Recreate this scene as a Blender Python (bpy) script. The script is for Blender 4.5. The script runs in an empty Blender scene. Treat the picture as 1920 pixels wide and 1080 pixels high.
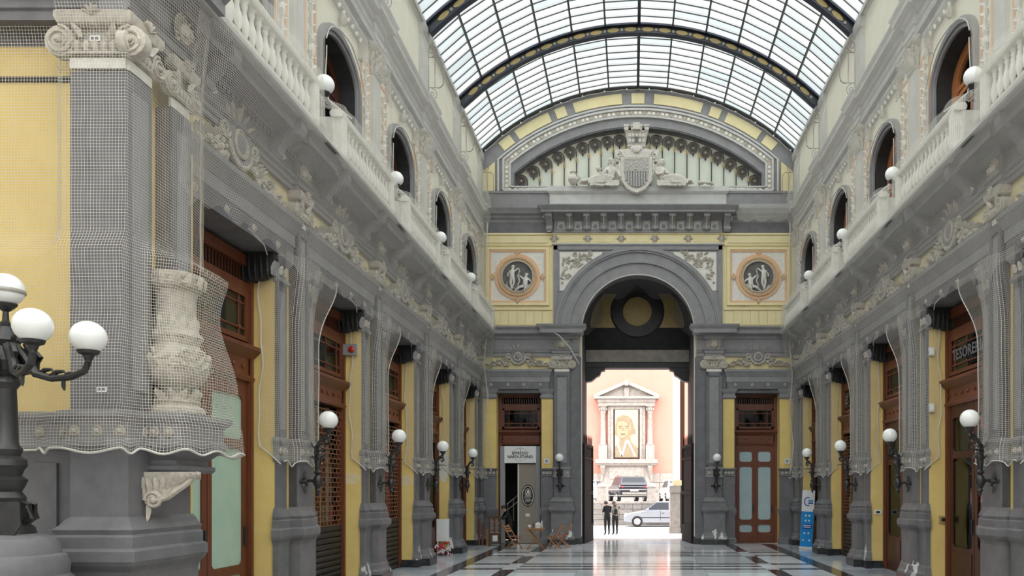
import bpy, bmesh, math, random
from math import sin, cos, pi, sqrt, atan2, radians
from mathutils import Vector, Matrix
random.seed(7)
S = bpy.context.scene
COL = S.collection
# ------------------------------------------------------------------ camera
cam_d = bpy.data.cameras.new('camera'); cam = bpy.data.objects.new('camera', cam_d); COL.objects.link(cam)
cam.location = (-0.25, 0, 2.1); cam.rotation_euler = (pi/2, 0, 0)
cam_d.sensor_width = 36; cam_d.lens = 27.19; cam_d.shift_x = -0.1167; cam_d.shift_y = 0.1969
cam_d.clip_end = 300
S.camera = cam
# ------------------------------------------------------------------ sky: an even overcast, brighter overhead
W = bpy.data.worlds.new('overcast_sky'); S.world = W; W.use_nodes = True
nt = W.node_tree; nt.nodes.clear()
_o = nt.nodes.new('ShaderNodeOutputWorld'); _b = nt.nodes.new('ShaderNodeBackground'); _tc = nt.nodes.new('ShaderNodeTexCoord')
_s = nt.nodes.new('ShaderNodeSeparateXYZ'); _r = nt.nodes.new('ShaderNodeValToRGB')
nt.links.new(_tc.outputs['Generated'], _s.inputs[0]); nt.links.new(_s.outputs['Z'], _r.inputs[0])
_r.color_ramp.elements[0].color = (.35, .36, .37, 1); _r.color_ramp.elements[1].color = (1.0, 1.0, 1.0, 1)
nt.links.new(_r.outputs[0], _b.inputs[0]); _b.inputs[1].default_value = .70
nt.links.new(_b.outputs[0], _o.inputs[0])
# hazy sun high above the street
sd = bpy.data.lights.new('sun', 'SUN'); sun = bpy.data.objects.new('sun', sd); COL.objects.link(sun)
sd.energy = 9.0; sd.angle = radians(150); sd.color = (1, .975, .965); sun.rotation_euler = (radians(26), 0, radians(4))
S.view_settings.view_transform = 'Standard'; S.view_settings.look = 'None'; S.view_settings.gamma = 1
S.view_settings.use_curve_mapping = False
S.view_settings.exposure = .9
S.cycles.transparent_max_bounces = 24
S.cycles.max_bounces = 8

# ------------------------------------------------------------------ materials
MATS = {}
def mat(name, c, rough=.7, c2=None, scale=4, detail=5, bump=0, bscale=40, metal=0, spec=.5, stretch=None, rnd=0, coat=0, contrast=(.35,.7)):
    m = bpy.data.materials.new(name); m.use_nodes = True; MATS[name] = m
    t = m.node_tree; b = t.nodes['Principled BSDF']
    b.inputs['Base Color'].default_value = (*c, 1); b.inputs['Roughness'].default_value = rough
    b.inputs['Metallic'].default_value = metal; b.inputs['Specular IOR Level'].default_value = spec
    if coat: b.inputs['Coat Weight'].default_value = coat; b.inputs['Coat Roughness'].default_value = .05
    tc = t.nodes.new('ShaderNodeTexCoord'); vec = tc.outputs['Object']
    if rnd:
        oi = t.nodes.new('ShaderNodeObjectInfo'); ad = t.nodes.new('ShaderNodeVectorMath'); ad.operation = 'MULTIPLY_ADD'
        cb = t.nodes.new('ShaderNodeCombineXYZ')
        for i in range(3): t.links.new(oi.outputs['Random'], cb.inputs[i])
        t.links.new(cb.outputs[0], ad.inputs[0]); ad.inputs[1].default_value = (37, 91, 53); t.links.new(vec, ad.inputs[2]); vec = ad.outputs[0]
    if stretch:
        mp = t.nodes.new('ShaderNodeMapping'); mp.inputs['Scale'].default_value = stretch; t.links.new(vec, mp.inputs[0]); vec = mp.outputs[0]
    col = None
    if c2:
        n = t.nodes.new('ShaderNodeTexNoise'); n.inputs['Scale'].default_value = scale; n.inputs['Detail'].default_value = detail; n.inputs['Roughness'].default_value = .65
        t.links.new(vec, n.inputs['Vector'])
        r = t.nodes.new('ShaderNodeValToRGB'); r.color_ramp.elements[0].position, r.color_ramp.elements[1].position = contrast
        r.color_ramp.elements[0].color = (*c, 1); r.color_ramp.elements[1].color = (*c2, 1)
        t.links.new(n.outputs['Fac'], r.inputs[0]); col = r.outputs[0]
    if rnd and col:
        hv = t.nodes.new('ShaderNodeHueSaturation'); mr = t.nodes.new('ShaderNodeMapRange')
        mr.inputs[3].default_value = 1-rnd; mr.inputs[4].default_value = 1+rnd
        t.links.new(oi.outputs['Random'], mr.inputs[0]); t.links.new(mr.outputs[0], hv.inputs['Value']); t.links.new(col, hv.inputs['Color']); col = hv.outputs[0]
    if col: t.links.new(col, b.inputs['Base Color'])
    if bump:
        n2 = t.nodes.new('ShaderNodeTexNoise'); n2.inputs['Scale'].default_value = bscale; n2.inputs['Detail'].default_value = 4
        t.links.new(vec, n2.inputs['Vector'])
        bp = t.nodes.new('ShaderNodeBump'); bp.inputs['Strength'].default_value = bump; bp.inputs['Distance'].default_value = .02
        t.links.new(n2.outputs['Fac'], bp.inputs['Height']); t.links.new(bp.outputs[0], b.inputs['Normal'])
    return m

mat('grey', (.125,.122,.132), .6, (.175,.17,.182), 3, bump=.15)
mat('grey_mid', (.225,.218,.228), .65, (.285,.277,.285), 3, bump=.15)
mat('grey_pale', (.50,.49,.48), .7, (.60,.585,.57), 3, bump=.15)
mat('plaster', (.56,.51,.44), .75, (.38,.345,.30), 14, bump=.3)
mat('plaster_white', (.80,.77,.72), .75, (.68,.64,.58), 9, bump=.2)
mat('stone_relief', (.46,.44,.41), .75, (.30,.28,.265), 18, bump=.3)
mat('yellow', (.78,.59,.22), .75, (.70,.51,.18), 1.6, bump=.25, bscale=12)
mat('yellow_pale', (.80,.70,.42), .75, (.75,.64,.36), 2, bump=.1)
mat('cream', (.86,.81,.68), .75, (.80,.75,.62), 2)
mat('peach', (.78,.47,.27), .75, (.66,.45,.30), 4)
mat('ochre', (.52,.34,.19), .7, (.62,.44,.28), 12)
mat('wood', (.115,.030,.013), .42, (.17,.052,.022), 3, stretch=(9,9,.7), bump=.06)
mat('wood_dark', (.05,.016,.009), .45, (.09,.03,.015), 3, stretch=(9,9,.7))
mat('wood_orange', (.42,.15,.055), .4, (.5,.2,.08), 3, stretch=(9,9,.7))
mat('wood_chair', (.30,.13,.05), .42, (.40,.19,.08), 5, stretch=(3,3,3))
mat('black', (.012,.012,.013), .5, (.022,.022,.022), 6)
mat('gate_iron', (.010,.010,.011), .75, (.02,.02,.02), 6, spec=.2)
mat('iron', (.013,.013,.014), .42, (.028,.026,.025), 8, spec=.6)
mat('iron_blue', (.015,.02,.045), .4, (.03,.035,.06), 4)
mat('iron_grey', (.35,.33,.30), .5, (.25,.23,.2), 8)
mat('near_black', (.018,.018,.019), .7, (.03,.03,.031), 4)  # near-black colour of the window reveals and door-head brackets
mat('urn_stone', (.62,.56,.47), .8, (.34,.30,.25), 9, bump=.5, contrast=(.3,.75))
mat('dark', (.02,.019,.018), .8)
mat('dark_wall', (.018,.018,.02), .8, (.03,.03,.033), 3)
mat('plinth', (.022,.024,.028), .25, (.06,.062,.07), 5, contrast=(.45,.75))
mat('gold', (.42,.31,.12), .5, (.35,.25,.09), 6)
mat('opal', (.88,.88,.87), .12, (.8,.8,.79), 3)
mat('white', (.8,.8,.8), .5)
mat('offwhite', (.7,.7,.68), .6, (.62,.62,.6), 4)
mat('cord', (.55,.53,.49), .8)
mat('marble_light', (.60,.635,.68), .12, (.80,.825,.85), 2.2, detail=8, rnd=.22, stretch=(1,2.2,1), spec=.6)
mat('marble_dark', (.022,.022,.027), .12, (.06,.06,.07), 3, rnd=.2, spec=.6)
mat('marble_blue', (.40,.44,.50), .12, (.60,.63,.68), 2.2, detail=8, rnd=.2, spec=.6)
mat('threshold', (.30,.29,.28), .5, (.38,.37,.36), 4)
mat('asphalt', (.42,.41,.40), .85, (.5,.49,.48), 3, bump=.1)
mat('pink', (.52,.235,.18), .85, (.48,.215,.165), 1.2)
mat('facade_stone', (.36,.32,.29), .85, (.24,.215,.19), 4, bump=.3)
mat('stone_wall', (.27,.25,.23), .9, (.18,.165,.15), 3, rnd=.15, bump=.4)
mat('car_silver', (.33,.345,.385), .25, metal=.3, coat=.6)
mat('car_dark', (.03,.032,.045), .22, metal=.2, coat=.7)
mat('car_white', (.7,.7,.7), .25, coat=.6)
mat('tyre', (.012,.012,.012), .8)
mat('rim', (.5,.5,.52), .3, metal=.8)
mat('car_glass', (.045,.05,.06), .35, spec=.25)
mat('red_lamp', (.4,.02,.02), .3)
mat('skin', (.55,.32,.22), .6)
mat('hair_brown', (.13,.07,.04), .6)
mat('hair', (.05,.03,.02), .6)
mat('cloth_black', (.012,.012,.013), .85)
mat('cloth_grey', (.42,.38,.34), .9)
mat('blue_print', (.0,.22,.62), .45, (.0,.30,.72), 2)
mat('blue_deep', (.005,.06,.35), .45)
mat('red', (.5,.03,.04), .6)
mat('poster_mid', (.30,.22,.13), .6, (.34,.26,.16), 4)
mat('cardboard', (.40,.22,.11), .8, (.34,.18,.09), 4)
mat('taupe', (.30,.25,.21), .7)
mat('poster_ground', (.50,.45,.22), .6, (.55,.50,.27), 1)
mat('poster_stone', (.20,.15,.09), .6, (.27,.21,.13), 4)
mat('poster_shadow', (.09,.06,.035), .6)
mat('mirror_grey', (.3,.31,.33), .2)
mat('street_cream', (.80,.60,.36), .8)
mat('iron_brown', (.09,.075,.065), .6, (.13,.11,.095), 8)
mat('stone_dark', (.12,.115,.11), .8, (.17,.165,.16), 6)
mat('purlin', (.11,.12,.12), .6)
mat('link', (.16,.075,.04), .5, (.22,.11,.06), 9)
mat('brown_pipe', (.10,.03,.015), .6)

def peeling(m, z_hi):            # whitewash showing where the paint has flaked off low down
    t = m.node_tree; b = t.nodes['Principled BSDF']; src = b.inputs['Base Color'].links[0].from_socket
    tc = t.nodes.new('ShaderNodeTexCoord'); n = t.nodes.new('ShaderNodeTexNoise'); n.inputs['Scale'].default_value = 2.6; n.inputs['Detail'].default_value = 6
    ad = t.nodes.new('ShaderNodeVectorMath'); geo = t.nodes.new('ShaderNodeNewGeometry'); mp = t.nodes.new('ShaderNodeMapping'); mp.inputs['Scale'].default_value = (1.6,1.6,.55)
    t.links.new(geo.outputs['Position'], mp.inputs[0]); t.links.new(mp.outputs[0], n.inputs['Vector'])
    sp = t.nodes.new('ShaderNodeSeparateXYZ'); t.links.new(geo.outputs['Position'], sp.inputs[0])
    mr = t.nodes.new('ShaderNodeMapRange'); mr.inputs[1].default_value = z_hi-.75; mr.inputs[2].default_value = z_hi; mr.inputs[3].default_value = .0; mr.inputs[4].default_value = .3
    t.links.new(sp.outputs['Z'], mr.inputs[0])
    sb = t.nodes.new('ShaderNodeMath'); sb.operation = 'SUBTRACT'; t.links.new(n.outputs['Fac'], sb.inputs[0]); t.links.new(mr.outputs[0], sb.inputs[1])
    gt = t.nodes.new('ShaderNodeMath'); gt.operation = 'GREATER_THAN'; t.links.new(sb.outputs[0], gt.inputs[0]); gt.inputs[1].default_value = .615
    mx = t.nodes.new('ShaderNodeMix'); mx.data_type = 'RGBA'; t.links.new(gt.outputs[0], mx.inputs['Factor'])
    t.links.new(src, mx.inputs[6]); mx.inputs[7].default_value = (.62,.61,.6,1)
    t.links.new(mx.outputs[2], b.inputs['Base Color'])
mat('grey_worn', (.135,.132,.14), .5, (.195,.19,.20), 3, bump=.15); peeling(MATS['grey_worn'], 1.25)

def glass(name, tint, fac, rough=.03, transl=None):
    m = bpy.data.materials.new(name); m.use_nodes = True; MATS[name] = m; t = m.node_tree; t.nodes.clear()
    o = t.nodes.new('ShaderNodeOutputMaterial'); tr = t.nodes.new('ShaderNodeBsdfTransparent'); tr.inputs[0].default_value = (*tint, 1)
    mx = t.nodes.new('ShaderNodeMixShader'); mx.inputs[0].default_value = fac
    if transl:
        g = t.nodes.new('ShaderNodeBsdfTranslucent'); g.inputs[0].default_value = (*transl, 1)
    else:
        g = t.nodes.new('ShaderNodeBsdfGlossy'); g.inputs[0].default_value = (.9,.95,1,1); g.inputs['Roughness'].default_value = rough
    t.links.new(tr.outputs[0], mx.inputs[1]); t.links.new(g.outputs[0], mx.inputs[2]); t.links.new(mx.outputs[0], o.inputs[0])
    return m
glass('glass', (.55,.57,.58), .10)
glass('roof_glass', (.60,.64,.65), .28, transl=(.52,.53,.53))
glass('frosted', (.35,.5,.5), .7, transl=(.75,.9,.92))
# each roof pane weathers differently: tint it by the object's random number
def pane_variation(m):
    t = m.node_tree; oi = t.nodes.new('ShaderNodeObjectInfo'); r = t.nodes.new('ShaderNodeValToRGB')
    e = r.color_ramp.elements; e[0].color = (.53,.595,.60,1); e[1].color = (.77,.77,.72,1); k = e.new(.5); k.color = (.64,.685,.69,1)
    t.links.new(oi.outputs['Random'], r.inputs[0])
    for n in t.nodes:
        if n.type == 'BSDF_TRANSPARENT': t.links.new(r.outputs[0], n.inputs[0])
pane_variation(MATS['roof_glass'])
mat('frost_blue', (.36,.47,.50), .2, (.43,.53,.55), 1.5)
mat('frost_green', (.36,.52,.42), .3, (.44,.58,.48), 1.5)
mat('lunette_glass', (.60,.63,.55), .35, (.68,.69,.60), 1.0)
mat('lunette_glass_warm', (.72,.70,.58), .35, (.76,.73,.60), 1.0)

def netting(name, cell, thread, col):
    m = bpy.data.materials.new(name); m.use_nodes = True; MATS[name] = m; t = m.node_tree; t.nodes.clear()
    o = t.nodes.new('ShaderNodeOutputMaterial'); tr = t.nodes.new('ShaderNodeBsdfTransparent'); d = t.nodes.new('ShaderNodeBsdfDiffuse'); d.inputs[0].default_value = (*col, 1)
    tl = t.nodes.new('ShaderNodeBsdfTranslucent'); tl.inputs[0].default_value = (*col, 1); m1 = t.nodes.new('ShaderNodeMixShader'); m1.inputs[0].default_value = .3
    uv = t.nodes.new('ShaderNodeUVMap'); sp = t.nodes.new('ShaderNodeSeparateXYZ'); t.links.new(uv.outputs[0], sp.inputs[0])
    outs = []
    for ax in ('X', 'Y'):
        dv = t.nodes.new('ShaderNodeMath'); dv.operation = 'DIVIDE'; dv.inputs[1].default_value = cell; t.links.new(sp.outputs[ax], dv.inputs[0])
        fr = t.nodes.new('ShaderNodeMath'); fr.operation = 'FRACT'; t.links.new(dv.outputs[0], fr.inputs[0])
        lt = t.nodes.new('ShaderNodeMath'); lt.operation = 'LESS_THAN'; lt.inputs[1].default_value = thread/cell; t.links.new(fr.outputs[0], lt.inputs[0]); outs.append(lt.outputs[0])
    mxm = t.nodes.new('ShaderNodeMath'); mxm.operation = 'MAXIMUM'; t.links.new(outs[0], mxm.inputs[0]); t.links.new(outs[1], mxm.inputs[1])
    mx = t.nodes.new('ShaderNodeMixShader'); t.links.new(mxm.outputs[0], mx.inputs[0]); t.links.new(tr.outputs[0], mx.inputs[1])
    t.links.new(d.outputs[0], m1.inputs[1]); t.links.new(tl.outputs[0], m1.inputs[2]); t.links.new(m1.outputs[0], mx.inputs[2]); t.links.new(mx.outputs[0], o.inputs[0])
netting('net', .032, .0042, (.66,.63,.58))
netting('net_fine', .024, .0038, (.85,.82,.76))

netting('net_near', .034, .0046, (.66,.63,.58))
netting('net_dark', .05, .012, (.12,.12,.12))

# ------------------------------------------------------------------ mesh builder
class MB:
    def __init__(s): s.v = []; s.f = []; s.m = []; s.names = []
    def mi(s, m):
        if m not in s.names: s.names.append(m)
        return s.names.index(m)
    def add(s, vs, fs, m):
        b = len(s.v); s.v += [tuple(v) for v in vs]; k = s.mi(m)
        for f in fs: s.f.append([b+i for i in f]); s.m.append(k)
    def box(s, x0, x1, y0, y1, z0, z1, m):
        s.add([(x0,y0,z0),(x1,y0,z0),(x1,y1,z0),(x0,y1,z0),(x0,y0,z1),(x1,y0,z1),(x1,y1,z1),(x0,y1,z1)],
              [(0,3,2,1),(4,5,6,7),(0,1,5,4),(1,2,6,5),(2,3,7,6),(3,0,4,7)], m)
    def block(s, p, t0, t1, prof, m, back=-.02):     # three-sided mitred stack standing out of a wall; prof = [(offset, z)]
        vs = []; fs = []
        for o, z in prof: vs += [(back,t0-o,z),(p+o,t0-o,z),(p+o,t1+o,z),(back,t1+o,z)]
        n = len(prof)
        for i in range(n-1):
            a = i*4; b = a+4
            for k in range(3): fs.append((a+k, a+k+1, b+k+1, b+k))
        fs.append((3,2,1,0)); a = (n-1)*4; fs.append((a,a+1,a+2,a+3))
        s.add(vs, fs, m)
    def extr(s, prof, t0, t1, m):                    # closed profile [(n,z)] pulled along t
        n = len(prof); vs = [(a,t0,z) for a,z in prof]+[(a,t1,z) for a,z in prof]
        fs = [(i,(i+1)%n,n+(i+1)%n,n+i) for i in range(n)]+[tuple(range(n-1,-1,-1)), tuple(range(n,2*n))]
        s.add(vs, fs, m)
    def prism(s, poly, n0, n1, m):                   # closed outline [(t,z)] given depth n0..n1
        n = len(poly); vs = [(n0,t,z) for t,z in poly]+[(n1,t,z) for t,z in poly]
        fs = [(i,(i+1)%n,n+(i+1)%n,n+i) for i in range(n)]+[tuple(range(n-1,-1,-1)), tuple(range(n,2*n))]
        s.add(vs, fs, m)
    def strip(s, inner, outer, n0, n1, m, close=False):   # solid band between two outlines with equal point counts
        k = len(inner); vs = []
        for (a,b),(c,d) in zip(inner, outer): vs += [(n0,a,b),(n1,a,b),(n1,c,d),(n0,c,d)]
        fs = []
        for i in range(k if close else k-1):
            A = i*4; B = ((i+1)%k)*4
            for q in range(4): fs.append((A+q, A+(q+1)%4, B+(q+1)%4, B+q))
        if not close: fs += [(0,1,2,3), ((k-1)*4+3,(k-1)*4+2,(k-1)*4+1,(k-1)*4)]
        s.add(vs, fs, m)
    def lathe(s, prof, c, m, seg=12, axis='z'):      # prof [(r,h)]
        vs = []; fs = []
        for r, h in prof:
            for i in range(seg):
                a = 2*pi*i/seg; u, v = r*cos(a), r*sin(a)
                vs.append((c[0]+u,c[1]+v,c[2]+h) if axis == 'z' else ((c[0]+h,c[1]+u,c[2]+v) if axis == 'x' else (c[0]+v,c[1]+h,c[2]+u)))
        n = len(prof)
        for j in range(n-1):
            for i in range(seg): fs.append((j*seg+i, j*seg+(i+1)%seg, (j+1)*seg+(i+1)%seg, (j+1)*seg+i))
        fs.append(tuple(range(seg-1,-1,-1))); fs.append(tuple(range((n-1)*seg, n*seg)))
        s.add(vs, fs, m)
    def tube(s, pts, r, m, seg=6):
        pts = [Vector(p) for p in pts]; n = len(pts); rs = r if isinstance(r, (list,tuple)) else [r]*n
        vs = []; fs = []; up = Vector((.31,.17,.93))
        for i, p in enumerate(pts):
            d = (pts[min(i+1,n-1)]-pts[max(i-1,0)]).normalized()
            a = d.cross(up)
            if a.length < 1e-4: a = d.cross(Vector((1,0,0)))
            a.normalize(); b = d.cross(a)
            for k in range(seg):
                t = 2*pi*k/seg; vs.append(p + a*(rs[i]*cos(t)) + b*(rs[i]*sin(t)))
        for j in range(n-1):
            for k in range(seg): fs.append((j*seg+k, (j+1)*seg+k, (j+1)*seg+(k+1)%seg, j*seg+(k+1)%seg))
        fs.append(tuple(range(seg))); fs.append(tuple(range(n*seg-1, (n-1)*seg-1, -1)))
        s.add(vs, fs, m)
    def ball(s, c, r, m, seg=8, rings=5):
        if not isinstance(r, (tuple,list)): r = (r,r,r)
        vs = [(c[0],c[1],c[2]-r[2])]; fs = []
        for j in range(1, rings):
            a = -pi/2+pi*j/rings
            for i in range(seg): b = 2*pi*i/seg; vs.append((c[0]+r[0]*cos(a)*cos(b), c[1]+r[1]*cos(a)*sin(b), c[2]+r[2]*sin(a)))
        vs.append((c[0],c[1],c[2]+r[2])); L = len(vs)-1
        for i in range(seg): fs.append((0,1+(i+1)%seg,1+i)); fs.append((L, L-seg+i, L-seg+(i+1)%seg))
        for j in range(rings-2):
            for i in range(seg): a = 1+j*seg; fs.append((a+i,a+(i+1)%seg,a+seg+(i+1)%seg,a+seg+i))
        s.add(vs, fs, m)
    def leaf(s, n, t, z, ang, L, w, h, m, curl=.5):  # a raised blade lying on a wall, pointing along ang in the (t,z) plane
        d = (cos(ang), sin(ang)); q = (-d[1], d[0])
        P = lambda a, b, o: (n+o, t+d[0]*a+q[0]*b, z+d[1]*a+q[1]*b)
        s.add([P(0,-w*.25,0),P(0,w*.25,0),P(0,0,h*.6),P(L*.45,-w*.5,0),P(L*.45,w*.5,0),P(L*.45,0,h),P(L*.8,-w*.3,h*curl*.6),P(L*.8,w*.3,h*curl*.6),P(L*.8,0,h*(.7+curl)),P(L,0,h*curl*1.4)],
              [(0,3,5,2),(1,2,5,4),(3,6,8,5),(4,5,8,7),(6,9,8),(7,8,9)], m)
    def spiral(s, n, t, z, r0, turns, a0, sgn, rad, m, seg=4, steps=None, r1=None):
        k = steps or int(turns*12); r1 = rad if r1 is None else r1; pts = []
        for i in range(k+1):
            f = i/k; a = a0+sgn*turns*2*pi*f; r = r0*(1-f)+r1*f; pts.append((n,t+r*cos(a),z+r*sin(a)))
        s.tube(pts, [rad*(1-.45*i/k) for i in range(k+1)], m, seg)
    def mesh(s, name, smooth=True, ang=30):
        me = bpy.data.meshes.new(name); me.from_pydata(s.v, [], s.f)
        for n in s.names: me.materials.append(MATS[n])
        me.polygons.foreach_set('material_index', s.m)
        bm = bmesh.new(); bm.from_mesh(me); bmesh.ops.recalc_face_normals(bm, faces=bm.faces); bm.to_mesh(me); bm.free()
        if smooth:
            me.polygons.foreach_set('use_smooth', [True]*len(me.polygons))
            me.set_sharp_from_angle(angle=radians(ang))
        me.update(); return me
    def build(s, name, parent=None, loc=(0,0,0), rz=0, smooth=True, **k):
        return ob(name, s.mesh(name, smooth), parent, loc, rz, **k)
def ob(name, me, parent=None, loc=(0,0,0), rz=0, label=None, cat=None, group=None, kind=None):
    o = bpy.data.objects.new(name, me); COL.objects.link(o); o.location = loc; o.rotation_euler = (0,0,rz) if not isinstance(rz, tuple) else rz
    if parent: o.parent = parent
    return tag(o, label, cat, group, kind)
def tag(o, label=None, cat=None, group=None, kind=None):
    if label: o['label'] = label
    if cat: o['category'] = cat
    if group: o['group'] = group
    if kind: o['kind'] = kind
    return o
def empty(name, label=None, cat=None, loc=(0,0,0), rz=0, group=None, kind=None): return ob(name, None, None, loc, rz, label, cat, group, kind)
def text(s, size, m, depth=.004, align='CENTER', bold=0):
    cu = bpy.data.curves.new('writing', 'FONT'); cu.body = s; cu.size = size; cu.extrude = depth; cu.align_x = align; cu.align_y = 'CENTER'; cu.offset = bold; cu.resolution_u = 2
    o = bpy.data.objects.new('writing', cu); COL.objects.link(o)
    dg = bpy.context.evaluated_depsgraph_get(); me = bpy.data.meshes.new_from_object(o.evaluated_get(dg))
    bpy.data.objects.remove(o); me.materials.clear(); me.materials.append(MATS[m]); return me
ORD = ['corner','first','second','third','fourth','fifth']
# ================================================================== the kit of the arcade, in wall coordinates: n out of the wall, t along it, z up
HW = 6.13                     # half width of the gallery
BAY = 4.09
PIER_L = [9.38+BAY*i for i in range(6)]
PIER_R = [y-.25 for y in PIER_L]
END = 29.85
def ellipse_arch(half, spring, rise, k=16): return [(half*cos(pi-pi*i/k), spring+rise*sin(pi*i/k)) for i in range(k+1)]

def k_pilaster(w=.205, p=.17, z0=1.79, z1=6.63):
    b = MB(); b.block(p-.03, -w, w, [(0,z0),(0,z1)], 'grey')
    b.block(p, -w, w, [(0,z0),(0,2.56)], 'grey'); b.block(p, -w, w, [(0,z1-.16),(0,z1)], 'grey'); b.block(p, -w, w, [(0,2.94),(0,3.06)], 'grey')
    for a, c in ((-w,-w+.085),(w-.085,w)): b.box(0, p, a, c, 2.94, z1, 'grey')
    b.box(p-.03, p-.012, -w+.12, w-.12, 3.12, z1-.22, 'grey_mid')
    return b.mesh('pilaster', ang=9)
def k_pedestal(bw=.205, bp=.17, side=True, m='grey_worn'):
    b = MB()
    pr = [(.15,.2),(.15,.27),(.11,.33),(.09,.42),(.05,.46),(.05,1.16),(.07,1.22),(.13,1.28),(.15,1.32),(.15,1.43),(.10,1.46),(.10,1.58),(.07,1.60),(.09,1.65),(.06,1.70),(.03,1.74),(.0,1.80)]
    b.block(bp, -bw, bw, pr, m)
    if side:
        for s in (-1, 1):
            a, c = sorted((s*.39, s*.725)); b.block(.05, a, c, [(o*.55,z) for o,z in pr], m)
    return b.mesh('pedestal', ang=9)
def k_plinth(bw=.205, bp=.17, side=True):
    b = MB(); b.block(bp, -bw, bw, [(.17,0),(.17,.2)], 'plinth')
    if side:
        for s in (-1, 1):
            a, c = sorted((s*.39, s*.725)); b.block(.05, a, c, [(.1,0),(.1,.2)], 'plinth')
    return b.mesh('plinth')
def k_side_pilaster():
    b = MB(); a, c = -.1675, .1675
    b.block(.05, a, c, [(0,1.79),(0,5.56)], 'grey')
    b.box(.05, .062, a+.07, c-.07, 3.1, 5.4, 'grey_mid')
    b.block(.05, a, c, [(0,5.52),(.04,5.55),(.04,5.60),(0,5.63),(0,5.82),(.05,5.88),(.08,5.93),(.08,5.985)], 'grey_mid')
    for q in (-.08, .08): b.leaf(.05, q, 5.66, pi/2, .16, .12, .05, 'plaster')
    return b.mesh('side_pilaster', ang=9)
def k_dado(bw=.205, bp=.17, side=True):
    b = MB(); pr = [(.0,2.55),(.04,2.58),(.04,2.63),(.02,2.65),(.02,2.83),(.05,2.87),(.07,2.91),(.07,2.95),(0,2.97)]
    b.block(bp, -bw, bw, pr, 'grey_mid')
    if side:
        for s in (-1, 1):
            a, c = sorted((s*.39, s*.725)); b.block(.05, a, c, [(o*.7,z) for o,z in pr], 'grey_mid')
    return b.mesh('dado_band', ang=9)
def k_rosette(r=.06):
    b = MB(); b.lathe([(r,0),(r,.012),(r*.8,.025),(r*.62,.012),(r*.5,.014),(r*.45,.035),(r*.2,.05)], (0,0,0), 'plaster', 12, 'x'); return b.mesh('rosette')
def k_capital(w=.205, p=.17, z=6.63, m='plaster', wrap=False):          # Ionic: abacus, two scrolls, egg moulding, pale neck block
    b = MB(); h = .58; f = w/.205; v = .135*min(f, 1.25)
    b.block(p-.02, -w*.92, w*.92, [(0,z),(0,z+.11)], 'plaster_white')
    b.block(p-.05, -w*.9, w*.9, [(0,z+.1),(0,z+h-.12)], m)
    b.block(p+.02, -w*1.12, w*1.12, [(.0,z+h-.14),(.03,z+h-.12),(.05,z+h-.06),(.05,z+h),(.0,z+h)], m)
    for s in (-1, 1):
        t = s*w*1.16; zc = z+.11+v
        b.lathe([(v,-p),(v,p+.02),(v*.8,p+.03)], (0,t,zc), m, 16, 'x')
        b.spiral(p+.035, t, zc, v*.93, 2.1, pi/2, s, .02, m, 5, r1=.03); b.ball((p+.04,t,zc), .035, m)
        b.leaf(p+.02, s*w*.45, z+.3, pi/2-s*.5, .18, .09, .05, m)
    k = 5
    for i in range(k): b.ball((p+.0, (i-(k-1)/2)*w*1.5/k, z+.22), (.05,w*.13,.07), m, 8, 5)
    b.tube([(p+.01, -w, z+.15), (p+.01, w, z+.15)], .02, m)
    for i in range(5): b.leaf(p+.05, 0, z+h-.06, pi/2+(i-2)*.5, .13, .06, .05, m)
    return b.mesh('capital')
def k_corinthian(w=.2, p=.12, z=11.45, h=.6, m='plaster'):
    b = MB(); b.block(p, -w, w, [(-.01,z),(-.01,z+h*.75),(.03,z+h-.1)], m); b.block(p, -w, w, [(0,z-.03),(.03,z-.02),(.03,z+.02),(0,z+.03)], m)
    b.block(p, -w, w, [(.05,z+h-.1),(.09,z+h-.06),(.09,z+h)], m)
    for r, zz, L, k in ((0,z+.03,.24,4),(1,z+.2,.26,3)):
        for i in range(k):
            q = (i-(k-1)/2)*2*w/k*1.15; b.leaf(p+.01, q, zz, pi/2+q*.6, L, .15, .09, m, 1.0)
        for s in (-1, 1): b.leaf(p*.4, s*(w+.01), zz, pi/2-s*.35, L, .12, .06, m, 1)
    for s in (-1, 1): b.spiral(p+.06, s*w*1.05, z+h-.17, .1, 1.4, pi/2, s, .022, m, 4)
    b.ball((p+.09,0,z+h-.06), .05, m, 6, 4)
    return b.mesh('capital')
def k_mask(z=7.66, p=.16, m='plaster'):                # lion-maned face on the frieze
    b = MB(); b.ball((p+.03,0,z), (.09,.1,.14), m, 10, 7); b.ball((p+.12,0,z-.02), (.035,.025,.045), m, 6, 4)
    for s in (-1, 1): b.ball((p+.10,s*.045,z+.035), (.02,.022,.015), m, 6, 4); b.ball((p+.09,s*.06,z-.05), (.03,.03,.03), m, 6, 4)
    b.ball((p+.09,0,z-.085), (.03,.045,.014), m, 6, 4)
    for i in range(14):
        a = pi*.5+(i-6.5)*.36; b.leaf(p, .09*cos(a), z+.1*sin(a), a, .14, .07, .05, m, .8)
    return b.mesh('mask')
def k_lintel(half=1.785):
    b = MB()
    b.block(.10, -half, half, [(0,5.97),(0,6.22),(.025,6.24),(.025,6.43),(.05,6.46),(.08,6.58),(.12,6.64),(.12,6.72),(0,6.73)], 'grey_mid')
    b.box(-.5, .11, -half, half, 5.968, 6.2, 'grey')
    for i in range(int(half*2/.11)): b.leaf(.13, -half+.06+i*.11, 6.46, pi/2, .1, .08, .03, 'grey_pale')
    return b.mesh('lintel')
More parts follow.
